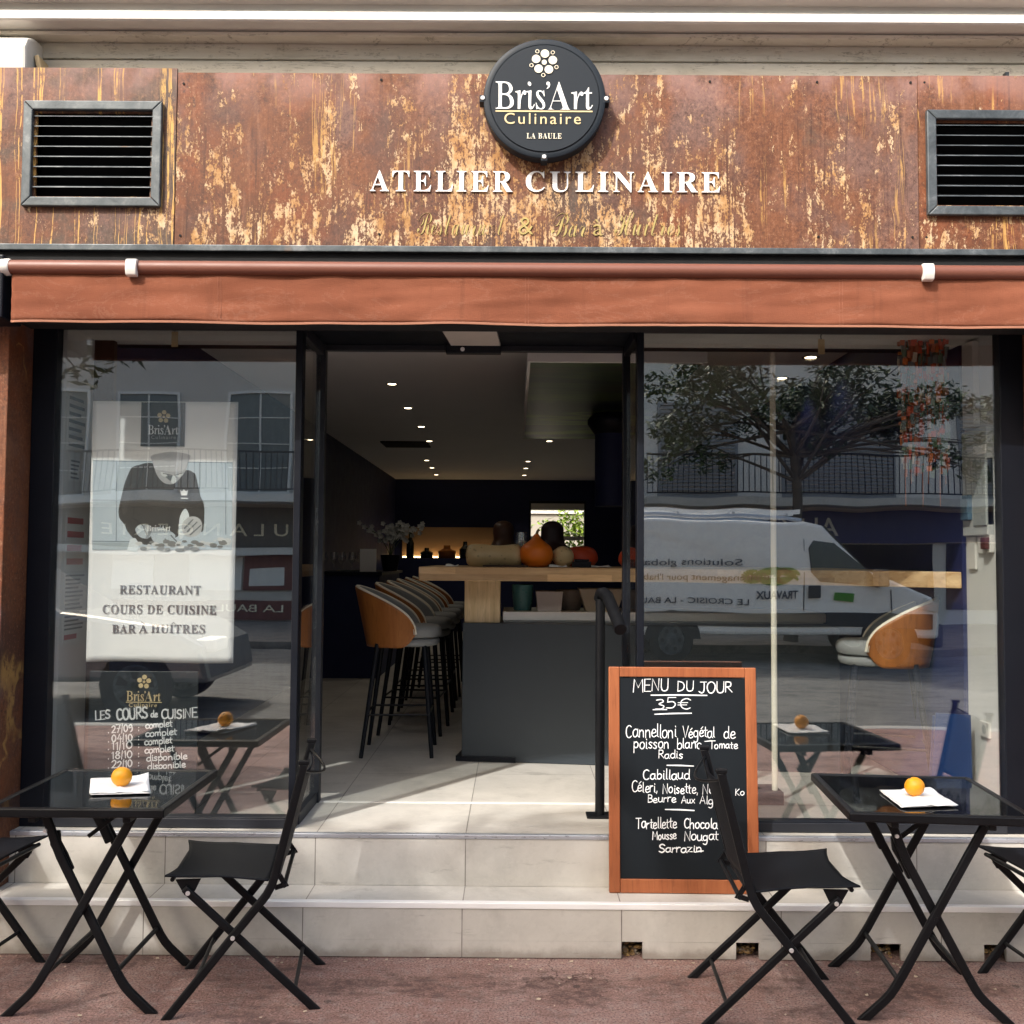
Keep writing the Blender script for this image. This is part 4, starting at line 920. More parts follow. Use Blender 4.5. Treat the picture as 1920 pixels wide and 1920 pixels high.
ly = PY - .0034
text("Bris'Art", *pxbox(160 + 740 / 6.4, 840 + 925 / 6.4, 160 + 1025 / 6.4, 840 + 1000 / 6.4, ly), ly, M['white_ink'], 'lettering', po, 'serif', -.01)
x0, x1, z0, z1 = pxbox(100 + 605 / 3.692, 600 + 572 / 3.692, 100 + 915 / 3.692, 600 + 874 / 3.692, PY)
MB().box(x0, x1, PY - .0036, PY - .0003, z0, z1).build('logo_block', flat((.028, .027, .025)), po)
ly = PY - .0037
name_logo((100 + 655 / 3.692, 600 + 728 / 3.692, 100 + 866 / 3.692, 600 + 792 / 3.692), ly, M['white_ink'], po)
text('Culinaire', *pxbox(100 + 678 / 3.692, 600 + 800 / 3.692, 100 + 848 / 3.692, 600 + 824 / 3.692, ly), ly, flat((.36, .35, .33)), 'lettering', po, 'sans', space=1.25)
q = at(100 + 765 / 3.692, 600 + 670 / 3.692, ly); flower('emblem', q.x, q.z, .027, ly, M['gold'], po, False)
tx = flat((.17, .15, .16)); ly = PY - .0008
text('RESTAURANT', *pxbox(672 / 3, 600 + 1494 / 3, 1129 / 3, 600 + 1541 / 3, ly), ly, tx, 'lettering', po, 'serif', -.003, space=1.1)
text('COURS DE CUISINE', *pxbox(577 / 3, 600 + 1605 / 3, 1216 / 3, 600 + 1652 / 3, ly), ly, tx, 'lettering', po, 'serif', -.003, space=1.1)
text('BAR', *pxbox(630 / 3, 600 + 1714 / 3, 765 / 3, 600 + 1760 / 3, ly), ly, tx, 'lettering', po, 'serif', -.003, space=1.1)
text('A', *pxbox(780 / 3, 600 + 1714 / 3, 832 / 3, 600 + 1760 / 3, ly), ly, tx, 'lettering', po, 'serif', -.003)
text('HUITRES', *pxbox(850 / 3, 600 + 1714 / 3, 1153 / 3, 600 + 1760 / 3, ly), ly, tx, 'lettering', po, 'serif', -.003, space=1.1)
m = MB(); s = lambda x, y: Vector((at(x / 3, 600 + y / 3, PY).x, at(x / 3, 600 + y / 3, PY).z))
stroke(m, [s(796, 1698), s(805, 1704), s(814, 1709)], .004); stroke(m, [s(966, 1709), s(976, 1700), s(986, 1709)], .003)
m.build('accent', tx, po, fix=False).location = (0, PY - .0004, 0)

# notices on the white return wall at the left
M['notice'] = pm('notice_paper', (.72, .72, .70), .7, 0, .06)
grey_ink = pm('grey_ink', (.16, .16, .17), .7); red_ink = pm('red_ink', (.42, .035, .04), .6)
XW = -1.8995
def notice(name, px0, py0, px1, py1, label, rows, red=False):
    def onx(px, py): d = ray(px, py); return CAMP + d * ((XW - CAMP.x) / d.x)
    a, b = onx(px0, py0), onx(px1, py1); y0, y1 = max(.036, a.y), min(.295, b.y); z1, z0 = a.z, b.z
    t = thing(name, label, 'notice', (0, 0, 0), 0, 'notices taped to the white wall')
    MB().box(XW, XW + .002, y0, y1, z0, z1).build('sheet', M['notice'], t)
    m = MB(); rn = random.Random(rows)
    for k in range(rows):
        z = z1 - (z1 - z0) * (k + .6) / (rows + .3); h = (z1 - z0) / rows * .42
        m.box(XW + .002, XW + .0026, y0 + .012, y1 - rn.uniform(.012, .08), z - h / 2, z + h / 2)
    m.build('print', red_ink if red else grey_ink, t)
notice('wall_notice', 128, 735, 160, 850, 'white notice of bold dark lines, topmost on the white wall by the poster', 7)
notice('wall_notice', 130, 858, 158, 905, 'small grey notice second from the top on the white wall', 5)
notice('wall_notice', 124, 960, 158, 1070, 'notice crossed by a red band, on the white wall left of the poster', 4, True)
notice('wall_notice', 120, 1075, 158, 1180, 'long finely printed notice low on the white wall', 14)
notice('wall_notice', 117, 1186, 146, 1203, 'small red label, lowest on the white wall by the poster', 1, True)

# ------------------------------------------------------------------ porch fittings
hr = thing('handrail', 'short black tubular handrail on one post beside the menu board', 'handrail', (.372, .20, FL + .001))
MB().tube([(0, 0, .008), (0, 0, .93)], .0205, 16).build('post', M['chair_metal'], hr, smooth=True)
MB().box(-.058, .045, -.045, .045, 0, .009).build('base_plate', M['chair_metal'], hr, bevel=.002)
MB().tube([(0.0, .03, .93), (.004, .01, .955), (.012, -.03, .958), (.025, -.075, .945), (.05, -.25, .85), (.056, -.30, .82)], .026, 16).build('grip', M['chair_metal'], hr, smooth=True)
dsn = thing('door_sensor', 'black motion sensor with pale cover above the open doorway', 'sensor', (0, 0, 0))
MB().box(-.322, -.070, .352, .398, 2.435, 2.478).build('body', M['black'], dsn, bevel=.004)
MB().lathe([(.001, 0), (.010, .002), (.012, .006)], (-.245, .350, 2.452), 12, 'Y').build('lens', M['rivet'], dsn)
m = MB(); m.prism([(-.298, .345), (-.318, .05), (-.085, .05), (-.072, .345)], 2.466, 2.4795, 'xy')
m.build('cover', pm('pale_cover', (.62, .58, .53), .4), dsn, bevel=.003)
for px, py, y, lb in ((328, 622, .08, 'small gold tag hanging from a hook above the poster'), (1540, 636, .08, 'small gold tag hanging by the ceiling spot of the stool window')):
    p = at(px, py, y); t = thing('hanging_tag', lb, 'tag', (p.x, y, p.z), 0, 'gold tags hung at the top of the windows')
    MB().tube([(0, 0, .045), (.004, 0, .03), (-.003, 0, .012), (0, 0, 0)], .002, 6).build('hook', M['black'], t)
    MB().box(-.014, .014, -.002, .002, -.065, .0).build('plate', M['gold'], t, bevel=.001)
# ------------------------------------------------------------------ inside the restaurant: the bar
bc = thing('bar_counter', 'long oak topped bar counter with slate grey front panel and pale wood block', 'counter', (0, 0, 0))
o = MB().prism([(0, 0), (1.40, 0), (2.494, -.82), (2.494, 1.15), (0, 1.15)], 0, .073, 'xy').build('counter_top', M['oak'], bc, bevel=.004); o.location = (-.508, 1.12, 1.382)
o = MB().box(0, .197, 0, .24, 0, .2345).build('wood_block', M['pine'], bc, bevel=.004); o.location = (-.277, 1.36, 1.147)
o = MB().box(0, 2.0, 0, .55, .0, .750).build('front_panel', M['counter'], bc, bevel=.004); o.location = (-.285, 1.345, FL + .001); o.rotation_euler.z = R(-7.5)
o = MB().box(-.03, .30, -.012, .5, .0, .028).build('plinth', M['black'], bc); o.location = (-.285, 1.345, FL + .001); o.rotation_euler.z = R(-7.5)
MB().box(-.26, 1.75, 2.0, 2.06, FL + .01, 1.14).build('back_panel', M['dark_wood'], bc)
fr = thing('steel_fridge', 'low stainless steel fridge drawer unit standing behind the counter panel', 'fridge', (0, 0, 0))
MB().box(-.066, 1.74, 1.96, 1.97, FL, 1.2).build('back', M['steel'], fr)
MB().box(-.066, 1.74, 1.44, 1.955, 1.155, 1.205).build('top', M['steel'], fr, bevel=.004)
MB().box(-.060, 1.73, 1.46, 1.95, .95, 1.1545).build('body', M['steel'], fr)
m = MB()
for x in (.02, .62, 1.2):
    m.box(x, x + .5, 1.452, 1.459, 1.0, 1.140)
m.build('drawer', M['steel'], fr, bevel=.002)
m = MB()
for x in (.14, .42, .48, .74, .95): m.box(x, x + .05, 1.449, 1.4515, 1.125, 1.137)
m.build('display', M['dark'], fr)
TS = 1.2055
def put(px, py, y): p = at(px, py, y); return p
m = MB()
p0, p1 = put(963, 1140, 1.6), put(996, 1140, 1.6)
m.lathe([(.05, 0), (.058, .06), (.062, .145), (.056, .147), (.05, .06)], (0, 0, 0), 18, wob=.03)
o = m.build('tea_box', pm('teal_plastic', (.10, .30, .31), .3, 0, .2, 20), None, smooth=True); o.location = ((p0.x + p1.x) / 2, 1.6, TS); tag(o, 'teal green bag standing on the steel fridge under the counter top', 'bag')
def tray(px0, px1, h, flare, mat, name, label, y, cat='tray'):
    a, b = put(px0, 1140, y).x, put(px1, 1140, y).x; w_ = (b - a) / 2; d = .11; f = flare
    m = MB()
    vo = [(-w_ + f, -d + f * .6, 0), (w_ - f, -d + f * .6, 0), (w_ - f, d - f * .6, 0), (-w_ + f, d - f * .6, 0), (-w_, -d, h), (w_, -d, h), (w_, d, h), (-w_, d, h),
          (-w_ + .008, -d + .008, h), (w_ - .008, -d + .008, h), (w_ - .008, d - .008, h), (-w_ + .008, d - .008, h), (-w_ + f + .008, -d + f, .01), (w_ - f - .008, -d + f, .01), (w_ - f - .008, d - f, .01), (-w_ + f + .008, d - f, .01)]
    fs = [(0, 3, 2, 1)] + [(i, (i + 1) % 4, 4 + (i + 1) % 4, 4 + i) for i in range(4)] + [(4 + i, 4 + (i + 1) % 4, 8 + (i + 1) % 4, 8 + i) for i in range(4)] + [(8 + i, 8 + (i + 1) % 4, 12 + (i + 1) % 4, 12 + i) for i in range(4)] + [(12, 13, 14, 15)]
    m.add(vo, fs); o = m.build(name, mat, None, bevel=.003); o.location = ((a + b) / 2, y, TS); return tag(o, label, cat)
tray(1004, 1054, .112, .01, pm('pale_plastic', (.56, .52, .50), .5, 0, .08), 'storage_tub', 'pale pinkish square tub on the steel fridge beside the teal bag', 1.58, 'tub')
tray(1084, 1168, .128, .04, pm('cream_crate', (.52, .46, .36), .6, 0, .12), 'serving_crate', 'wide cream crate with sloping ends on the steel fridge', 1.60, 'crate')
m = MB(); m.lathe([(.055, 0), (.075, .05), (.085, .115), (.078, .118), (.06, .03)], (0, 0, 0), 20); m.cur = 0
o = m.build('bread_basket', pm('wire_basket', (.30, .27, .24), .6, 0, .3, 60), None, smooth=True); o.location = (put(1070, 1140, 1.64).x, 1.68, TS); tag(o, 'round greyish basket between the tub and the cream crate', 'basket')

# ---- squashes on the counter
CT = 1.4555
def squash(name, label, prof, loc, rot, mat, n=28, ribs=0, amp=.03, stem=None):
    vs = MB(); pr = _crom([tuple(p) for p in prof], 4)
    k = len(pr); V = []; Fc = []
    for i, (r, h) in enumerate(pr):
        for j in range(n):
            th = 2 * PI * j / n; q = Vector((math.cos(th), math.sin(th), h * 6)); rr = max(.0006, r * (1 + amp * mnoise.noise(q * 1.1 + Vector(loc) * 3) + (.035 * abs(math.sin(ribs * th / 2)) if ribs else 0)))
            V.append((rr * math.cos(th), rr * math.sin(th), h))
    for i in range(k - 1):
        for j in range(n):
            a, b = i * n + j, i * n + (j + 1) % n; Fc.append((a, b, b + n, a + n))
    Fc += [tuple(reversed(range(n))), tuple(range((k - 1) * n, k * n))]
    vs.add(V, Fc); o = vs.build(name, mat, None, smooth=True); o.location = loc; o.rotation_euler = rot
    if stem:
        MB().tube([(0, 0, stem - .008), (.004, .002, stem + .012), (.014, .0, stem + .026)], [.010, .007, .008], 8).build('stem', pm('squash_stem', (.28, .21, .10), .8), o, smooth=True)
    return tag(o, label, 'squash', 'squashes on the bar counter')
def skin(name, a, b, scale=14, spots=.0):
    t = NT(name); P = t.obj(); c = t.mix(t.noise(P, scale, 5, .6), a, b)
    sp = t.vor(P, 34); c = t.mix(t.m('MULTIPLY', t.m('LESS_THAN', sp, .22), spots), c, (.16, .10, .05))
    t.bump(t.noise(P, 60, 4), .15, .003); return t.base(c, .42, 0, .5)
tan = skin('butternut_skin', (.58, .41, .19), (.76, .58, .31), 12, .35); ored = skin('red_squash_skin', (.72, .12, .008), (.92, .27, .014), 9); red2 = skin('scarlet_skin', (.55, .045, .016), (.72, .09, .02))
dkp = skin('dark_squash_skin', (.030, .016, .020), (.055, .026, .024)); brn = skin('brown_squash_skin', (.06, .028, .016), (.10, .045, .022))
p = at(926, 1036, 1.38)
squash('butternut_squash', 'long tan butternut squash lying on the counter, left of the orange squash', [(.001, 0), (.045, .008), (.063, .04), (.062, .10), (.056, .17), (.060, .23), (.066, .275), (.055, .305), (.02, .315), (.001, .316)], (at(873, 1036, 1.38).x, 1.40, CT + .062), (R(2), R(90), R(2)), tan, amp=.06)
squash('onion_squash', 'bright orange pointed squash at the middle of the counter', [(.001, 0), (.05, .003), (.082, .03), (.091, .07), (.080, .11), (.048, .138), (.026, .158), (.016, .176), (.006, .184), (.001, .185)], (at(1006, 1050, 1.36).x, 1.36, CT), (0, 0, 0), ored, ribs=11, amp=.03, stem=.183)
squash('butternut_squash', 'round end of a tan butternut squash, right of the orange squash', [(.001, 0), (.035, .004), (.056, .03), (.058, .07), (.045, .13), (.042, .2), (.03, .23), (.001, .235)], (at(1059, 1050, 1.36).x, 1.345, CT + .056), (R(-88), 0, R(8)), tan, amp=.03)
squash('onion_squash', 'scarlet squash half hidden behind the round tan squash', [(.001, 0), (.06, .003), (.09, .03), (.095, .06), (.078, .10), (.04, .118), (.001, .12)], (at(1090, 1045, 1.6).x, 1.62, CT), (0, 0, 0), red2, ribs=10)
squash('onion_squash', 'red squash at the counter behind the dark door post', [(.001, 0), (.04, .003), (.066, .03), (.068, .06), (.05, .095), (.02, .108), (.001, .11)], (at(1184, 1045, 1.4).x, 1.42, CT), (0, 0, 0), red2, ribs=10)
squash('dark_gourd', 'dark brown gourd behind the long tan squash, before the back bar', [(.001, 0), (.07, .005), (.10, .05), (.085, .11), (.062, .16), (.066, .21), (.055, .255), (.022, .275), (.001, .277)], (at(944, 1000, 1.95).x, 1.95, CT), (0, 0, 0), brn)
squash('dark_gourd', 'large blackish gourd behind the orange squash, before the back window', [(.001, 0), (.12, .005), (.155, .05), (.13, .10), (.08, .14), (.07, .20), (.066, .245), (.03, .275), (.001, .278)], (at(1036, 1000, 1.95).x, 1.98, CT), (0, 0, 0), dkp)
def sheetpaper(px0, px1, y, d, label, h=.003):
    a, b = at(px0, 1050, y).x, at(px1, 1050, y).x
    m = MB(); m.grid(lambda u, v: (a + u * (b - a), y + v * d, CT + .004 + .012 * abs(math.sin(u * 3 + v)) * v), 10, 6)
    tag(m.build('paper_sheet', M['paper'], None, thick=.0012, fix=False, smooth=True), label, 'paper', 'papers on the bar counter')
sheetpaper(834, 858, 1.15, .10, 'small white paper at the left end of the counter top'); sheetpaper(1030, 1064, 1.14, .10, 'white paper under the orange squash at the counter edge'); sheetpaper(1082, 1148, 1.30, .22, 'white papers heaped right of the round tan squash')
m = MB(); m.box(at(905, 1050, 1.25).x, at(990, 1050, 1.25).x, 1.25, 1.6, CT + .0005, CT + .010)
tag(m.build('slate_tray', M['dark_wood'], None, bevel=.002), 'thin dark board under the long tan squash', 'board')
m = MB(); m.lathe([(.028, 0), (.030, .004), (.005, .008), (.0045, .08), (.03, .11), (.038, .15), (.033, .20), (.0315, .20), (.036, .15), (.028, .112)], (0, 0, 0), 20)
o = m.build('wine_glass', M['glass'], None, smooth=True); o.location = (at(977, 1050, 1.7).x, 1.7, CT); tag(o, 'clear stemmed glass behind the orange squash', 'glass')
m = MB(); a = at(1074, 1050, 1.22).x; m.box(a, a + .10, 1.22, 1.32, CT + .0005, CT + .032); m.box(a + .01, a + .09, 1.23, 1.31, CT + .032, CT + .045)
tag(m.build('card_reader', M['black'], None, bevel=.004), 'small dark box on the counter in front of the papers', 'box')

# ------------------------------------------------------------------ bar stools
def make_stool(label, group):
    t = thing('bar_stool', label, 'bar stool', (0, 0, 0), 0, group)
    ry, xf, z0 = .215, .09, .605
    pts = []
    for i in range(9): pts.append((xf * (1 - i / 9), -ry))
    for i in range(25):
        a = -PI / 2 - PI * i / 24; pts.append((ry * .98 * math.cos(a), ry * math.sin(a)))
    for i in range(1, 10): pts.append((xf * i / 9, ry))
    n = len(pts) - 1
    def ztop(x):
        u = max(0., min(1., (xf - x) / (xf + ry)))
        return z0 + .075 + .262 * u ** .50
    def shell(off):
        def f(u, v):
            k = u * n; i = min(int(k), n - 1); fr_ = k - i
            x = pts[i][0] * (1 - fr_) + pts[i + 1][0] * fr_; y = pts[i][1] * (1 - fr_) + pts[i + 1][1] * fr_
            zt = ztop(x); zb = z0 + .072 * max(0, (x / xf if x > 0 else 0)) ** 2.2
            z = zb + (zt - zb) * v; sc = .93 + .09 * v - off; lean = -.045 * v * max(0, -x / ry + .2)
            return (x * sc + lean, y * sc, z)
        return f
    MB().grid(shell(0), 60, 14).build('backrest', M['caramel'], t, smooth=True, thick=.012, fix=False)
    MB().grid(shell(.06), 60, 14).build('lining', M['boucle'], t, smooth=True, thick=.022, fix=False)
    MB().tube([Vector(shell(.03)(i / 48, 1.0)) for i in range(49)], .0095, 8).build('piping', M['cream_pole'], t, smooth=True)
    def cush(zc, h, sx):
        m = MB(); q = []
        for i in range(40):
            a = 2 * PI * i / 40; c, s_ = math.cos(a), math.sin(a)
            q.append((.03 + sx * math.copysign(abs(c) ** .72, c), .195 * math.copysign(abs(s_) ** .72, s_)))
        V = []; Fc = []; lv = [(.0, .86), (.12, .96), (.4, 1.0), (.7, .995), (.9, .95), (1., .84), (1.02, .4), (1.03, .02)]
        for hh, k in lv: V += [(.03 + (x - .03) * k, y * k, zc + hh * h) for x, y in q]
        for i in range(len(lv) - 1):
            for j in range(40): a, b = i * 40 + j, i * 40 + (j + 1) % 40; Fc.append((a, b, b + 40, a + 40))
        Fc += [tuple(reversed(range(40))), tuple(range((len(lv) - 1) * 40, len(lv) * 40))]
        m.add(V, Fc); return m
    cush(.608, .045, .185).build('seat_base', M['boucle'], t, smooth=True)
    cush(.654, .068, .195).build('seat_cushion', M['boucle'], t, smooth=True)
    for sx in (-1, 1):
        for sy in (-1, 1):
            MB().tube([(.13 * sx + .005, .155 * sy, .625), (.195 * sx - .01, .195 * sy, 0)], [.015, .0115], 10).build('leg', M['black'], t, smooth=True)
    for a, b in (((-.18, -.183), (.17, -.183)), ((.17, -.183), (.17, .183)), ((.17, .183), (-.18, .183)), ((-.18, .183), (-.18, -.183))):
        MB().tube([(*a, .235), (*b, .235)], .006, 8).build('footrest', M['chair_metal'], t, smooth=True)
    return t
s1 = make_stool('caramel and grey bar stool in the open doorway, first of the row along the counter', 'bar stools in a row left of the counter'); s1.location = (-.645, 1.60, FL); s1.rotation_euler.z = R(2)
for k, wd_ in enumerate(('second', 'third', 'fourth', 'fifth', 'sixth')):
    dup(s1, (-.63, 2.28 + .58 * k, FL), R(-3 + 2.2 * k), 'shadowed bar stool, %s from the doorway in the row along the counter' % wd_)
dup(s1, (1.795, .72, FL), R(163), 'single caramel and grey bar stool behind the right window', 'bar stool at the right window')

# ------------------------------------------------------------------ ceiling, back of the room
spot = emit('warm_downlight', (1.0, .80, .52), 5.0)
def downlight(px, py, label, r=.042, watt=2.2):
    p = atz(px, py, 2.7495); t = thing('downlight', label, 'ceiling light', (p.x, p.y, 2.7495), 0, 'round downlights in the ceiling')
    MB().lathe([(r * .72, -.001), (r, -.004), (r * 1.08, -.001), (r * 1.08, .0)], (0, 0, 0), 20).build('trim_ring', M['zinc'], t)
    MB().lathe([(r * .70, -.0022), (r * .70, -.0012)], (0, 0, 0), 20).build('lens', spot, t)
    ld = bpy.data.lights.new('lamp', 'SPOT'); ld.energy = watt; ld.color = (1, .88, .72); ld.spot_size = R(115); ld.spot_blend = .6; ld.shadow_soft_size = .03
    lo = bpy.data.objects.new('lamp', ld); COL.objects.link(lo); lo.parent = t; lo.location = (0, 0, -.012)
for i, q in enumerate(((695, 654), (735, 720), (765, 765), (790, 800), (805, 827), (800, 863), (810, 877), (818, 890))):
    downlight(*q, 'lit downlight, %s from the door in the left ceiling row' % ('first second third fourth fifth sixth seventh eighth'.split()[i]))
for i, q in enumerate(((1030, 827), (990, 865), (986, 878), (983, 891))):
    downlight(*q, 'lit downlight, %s from the door in the row right of the doorway middle' % ('first second third fourth'.split()[i]))
downlight(1520, 670, 'lit downlight seen through the right window, nearer the glass', .05, 1.5); downlight(1466, 709, 'lit downlight seen through the right window beside the cream pole', .045, 1.5)
def aurora():
    t = NT('aurora_print'); P = t.pos()
    a = t.noise(t.map(P, (.5, 1.1, 1), rot=(0, 0, .16)), 1.1, 4, .5, 1.6)
    c = t.ramp(a, [(.30, (.008, .012, .03)), (.44, (.03, .06, .03)), (.52, (.30, .42, .05)), (.57, (.06, .13, .05)), (.64, (.40, .26, .12)), (.70, (.14, .22, .05)), (.78, (.01, .014, .03))])
    px, py, pz = t.xyz(P); c = t.mix(t.m('MULTIPLY_ADD', t.step(py, 1.3, 3.4), .85, .15), (.006, .010, .014), c)
    return t.base(c, .3)
cp = thing('ceiling_panel', 'hung ceiling panel printed with dark green northern lights', 'ceiling panel', (0, 0, 0))
MB().box(.072, .94, .825, 4.0, 2.492, 2.55).build('print', aurora(), cp)
m = MB().box(.056, .956, .80, .824, 2.487, 2.556); m.box(.056, .0715, .8245, 4.0, 2.488, 2.556); m.build('edge', M['white_paint'], cp)
MB().box(-1.45, -.95, 6.4, 6.9, 2.735, 2.7485).build('ceiling_slot', M['dark'], thing('air_vent', 'dark ceiling air vent left of the downlights', 'vent'))
hd = thing('extractor_hood', 'dark cylindrical extractor hood with flared collar hanging over the counter', 'extractor hood', (.655, 2.6, 0))
MB().lathe([(.115, 1.86), (.115, 2.43)], (0, 0, 0), 32).build('pipe', M['navy'], hd, smooth=True)
MB().lathe([(.116, 2.35), (.165, 2.42), (.165, 2.45), (.13, 2.4915)], (0, 0, 0), 32).build('collar', M['black'], hd, smooth=True)
# back bar with warm strip
bb = thing('back_bar', 'low back bar with warm light strip along the far wall', 'back bar', (0, 0, 0))
MB().box(-1.80, .10, 10.9, 11.45, FL, 1.50).build('cabinet', M['navy'], bb)
MB().box(-1.78, -.12, 11.44, 11.49, 1.52, 1.99).build('splashback', pm('amber_panel', (.30, .19, .10), .6, 0, .1), bb)
MB().box(-1.76, -.15, 11.36, 11.38, 1.51, 1.53).build('light_strip', emit('warm_strip', (1, .66, .30), 5.0), bb)
btl = pm('dark_bottle_glass', (.008, .010, .006), .15); m = MB()
lab = ['tall dark bottle at the left of the back bar', 'squat dark bottle on the back bar', 'amber decanter on the lit back bar', 'dark jar on the back bar behind the long squash']
for i, (px, h, r, mt) in enumerate(((769, .42, .06, btl), (800, .16, .10, btl), (838, .20, .14, pm('amber_glass', (.30, .10, .02), .2)), (872, .26, .09, btl))):
    m = MB(); x = at(px, 1040, 11.15).x
    m.lathe([(r * .9, 0), (r, .02), (r, h * .55), (r * .4, h * .75), (r * .35, h)], (0, 0, 0), 18)
    o = m.build('bottle', mt, None, smooth=True); o.location = (x, 11.15, 1.5005); tag(o, lab[i], 'bottle')
# orchids on the left sideboard
sb = thing('sideboard', 'dark sideboard against the left wall beyond the stools', 'sideboard', (0, 0, 0))
MB().box(-1.88, -1.25, 5.0, 6.6, FL, 1.34).build('body', M['navy'], sb, bevel=.004); MB().box(-1.89, -1.22, 4.97, 6.63, 1.341, 1.37).build('top', M['black'], sb)
oc = thing('white_orchid', 'white orchid sprays in a dark pot on the sideboard', 'orchid', (-1.25, 5.8, 1.371))
MB().lathe([(.07, 0), (.10, .16), (.09, .16), (.06, .02)], (0, 0, 0), 18).build('pot', M['black'], oc, smooth=True)
rn = random.Random(9); st_ = MB(); fl = MB()
for k in range(7):
    a = rn.uniform(-.6, .6); L_ = rn.uniform(.22, .34)
    pts = [Vector((a * .3 * u, rn.uniform(-.02, .02), .14 + u * .46 - .16 * u * u)) + Vector((a * L_ * u * u, 0, 0)) for u in [i / 6 for i in range(7)]]
    st_.tube(pts, .004, 5)
    for q in pts[3:]:
        for j in range(3):
            c = q + Vector((rn.uniform(-.05, .05), rn.uniform(-.05, .05), rn.uniform(-.04, .05)))
            for pt in range(5):
                b = 2 * PI * pt / 5; d = Vector((math.cos(b), -.25, math.sin(b))); e = Vector((-math.sin(b), 0, math.cos(b)))
                fl.add([c, c + d * .017 + e * .011, c + d * .028, c + d * .017 - e * .011], [(0, 1, 2, 3)])
st_.build('stem', pm('stem_green', (.05, .09, .03), .6), oc); fl.build('blossom', pm('orchid_white', (.40, .41, .40), .6), oc, fix=False)
for i in range(5):
    m = MB(); m.lathe([(.03, 0), (.034, .003), (.004, .006), (.004, .07), (.033, .10), (.036, .14), (.03, .18)], (0, 0, 0), 14)
    o = m.build('wine_glass', M['glass'], None, smooth=True); o.location = (-1.78 + .085 * i, 5.1 + .05 * (i % 2), 1.371)
    tag(o, 'clear glass standing in the row on the sideboard below the orchids', 'glass', 'glasses on the sideboard')
o = MB().box(-.075, .075, 0, .008, 0, .21).build('menu_card', M['paper'], None); o.location = (at(690, 1060, 5.05).x, 5.05, 1.372); tag(o, 'upright white card beside the glasses on the sideboard', 'card')
# hanging bead curtain behind the right window
bd_ = thing('bead_hanging', 'hanging column of red, orange and green pieces behind the right window', 'wall hanging', (0, 0, 0))
rn = random.Random(21); cols = [pm('bead_red', (.68, .09, .03), .5), pm('bead_orange', (.85, .22, .05), .5), pm('bead_green', (.12, .20, .13), .5), pm('bead_cream', (.70, .58, .44), .6), pm('bead_grey', (.22, .26, .26), .5), pm('bead_rust', (.42, .12, .05), .6)]
m = MB(); hx0, hx1 = at(1690, 700, .22).x, at(1776, 700, .22).x
for k in range(46):
    x = hx0 + (hx1 - hx0) * (k + rn.uniform(.1, .9)) / 46; y = .22 + rn.uniform(-.05, .05); z = 2.468; end = rn.uniform(1.86, 1.99)
    while z > end:
        h = rn.uniform(.012, .050); wq = rn.uniform(.004, .010); a = rn.uniform(-.3, .3); m.cur = rn.choice((0, 0, 1, 2, 2, 3, 4, 4, 5, 5))
        m.box(-wq, wq, -wq * .5, wq * .5, -h / 2, h / 2, Matrix.Translation((x + rn.uniform(-.006, .006), y, z)) @ Matrix.Rotation(a, 4, 'Z') @ Matrix.Rotation(rn.uniform(-.12, .12), 4, 'Y')); z -= h + rn.uniform(.002, .02)
m.build('pieces', cols, bd_)
m = MB()
for k in range(8):
    x = hx0 + (hx1 - hx0) * (k + .5) / 8; m.tube([(x, .22, 2.470), (x, .22, 1.74 + .1 * (k % 3))], .002, 5)
m.build('strings', cols[5], bd_)
# cream pole, blue board, wall fittings
pl = thing('cream_pole', 'slender cream pole with dark foot behind the right window', 'pole', (1.193, .46, FL + .001))
MB().lathe([(.0135, .05), (.0135, 2.07)], (0, 0, 0), 14).build('shaft', M['cream_pole'], pl, smooth=True); MB().box(-.10, .028, -.05, .12, 0, .058).build('foot', M['frame_grey'], pl, bevel=.003)
blu = thing('blue_board', 'deep blue folding board standing in the corner behind the bar stool', 'board', (1.885, .20, FL + .001), R(-8))
bm_ = pm('deep_blue_panel', (.006, .034, .135), .45, 0, .2)
MB().prism([(-.10, 0), (.085, 0), (.08, .445), (-.062, .45)], -.006, .006, 'xz').build('front_leaf', bm_, blu); MB().prism([(-.09, 0), (.08, 0), (.075, .43), (-.06, .43)], .05, .058, 'xz').build('rear_leaf', bm_, blu)
XR = 2.0075
def onr(px, py): d = ray(px, py); return CAMP + d * ((XR - CAMP.x) / d.x)
def fit(name, px0, py0, px1, py1, dep, mat, parent=None, lab=None, cat=None, bev=.004):
    a, b = onr(px0, py0), onr(px1, py1); y0, y1 = sorted((a.y, b.y)); z0, z1 = sorted((a.z, b.z)); y0 = max(y0, .036); y1 = min(y1, .298)
    o = MB().box(XR - dep, XR, y0, y1, z0, z1).build(name, mat, parent, bevel=bev)
    return tag(o, lab, cat) if lab else o
ep = thing('fuse_box', 'glazed grey fuse box on the white wall at the right window', 'fuse box', (0, 0, 0))
gp = pm('pale_grey_plastic', (.46, .47, .45), .4, 0, .08); fit('case', 1815, 812, 1872, 1003, .03, gp, ep)
fit('door', 1838, 862, 1868, 985, .036, pm('grey_door', (.32, .34, .33), .3), ep); fit('meter', 1821, 930, 1836, 975, .05, pm('meter_blue', (.07, .13, .19), .3), ep); fit('label', 1838, 838, 1862, 850, .034, M['paper'], ep)
fit('cable_trunk', 1815, 648, 1838, 800, .03, M['white_plastic'], None, 'white cable trunking above the fuse box', 'cable trunk')
fit('wall_switch', 1818, 1006, 1834, 1068, .012, M['white_plastic'], None, 'tall white switch plate under the fuse box', 'switch'); fit('wall_switch', 1837, 1006, 1850, 1038, .012, M['white_plastic'], None, 'small white switch plate between the tall plate and the breaker', 'switch')
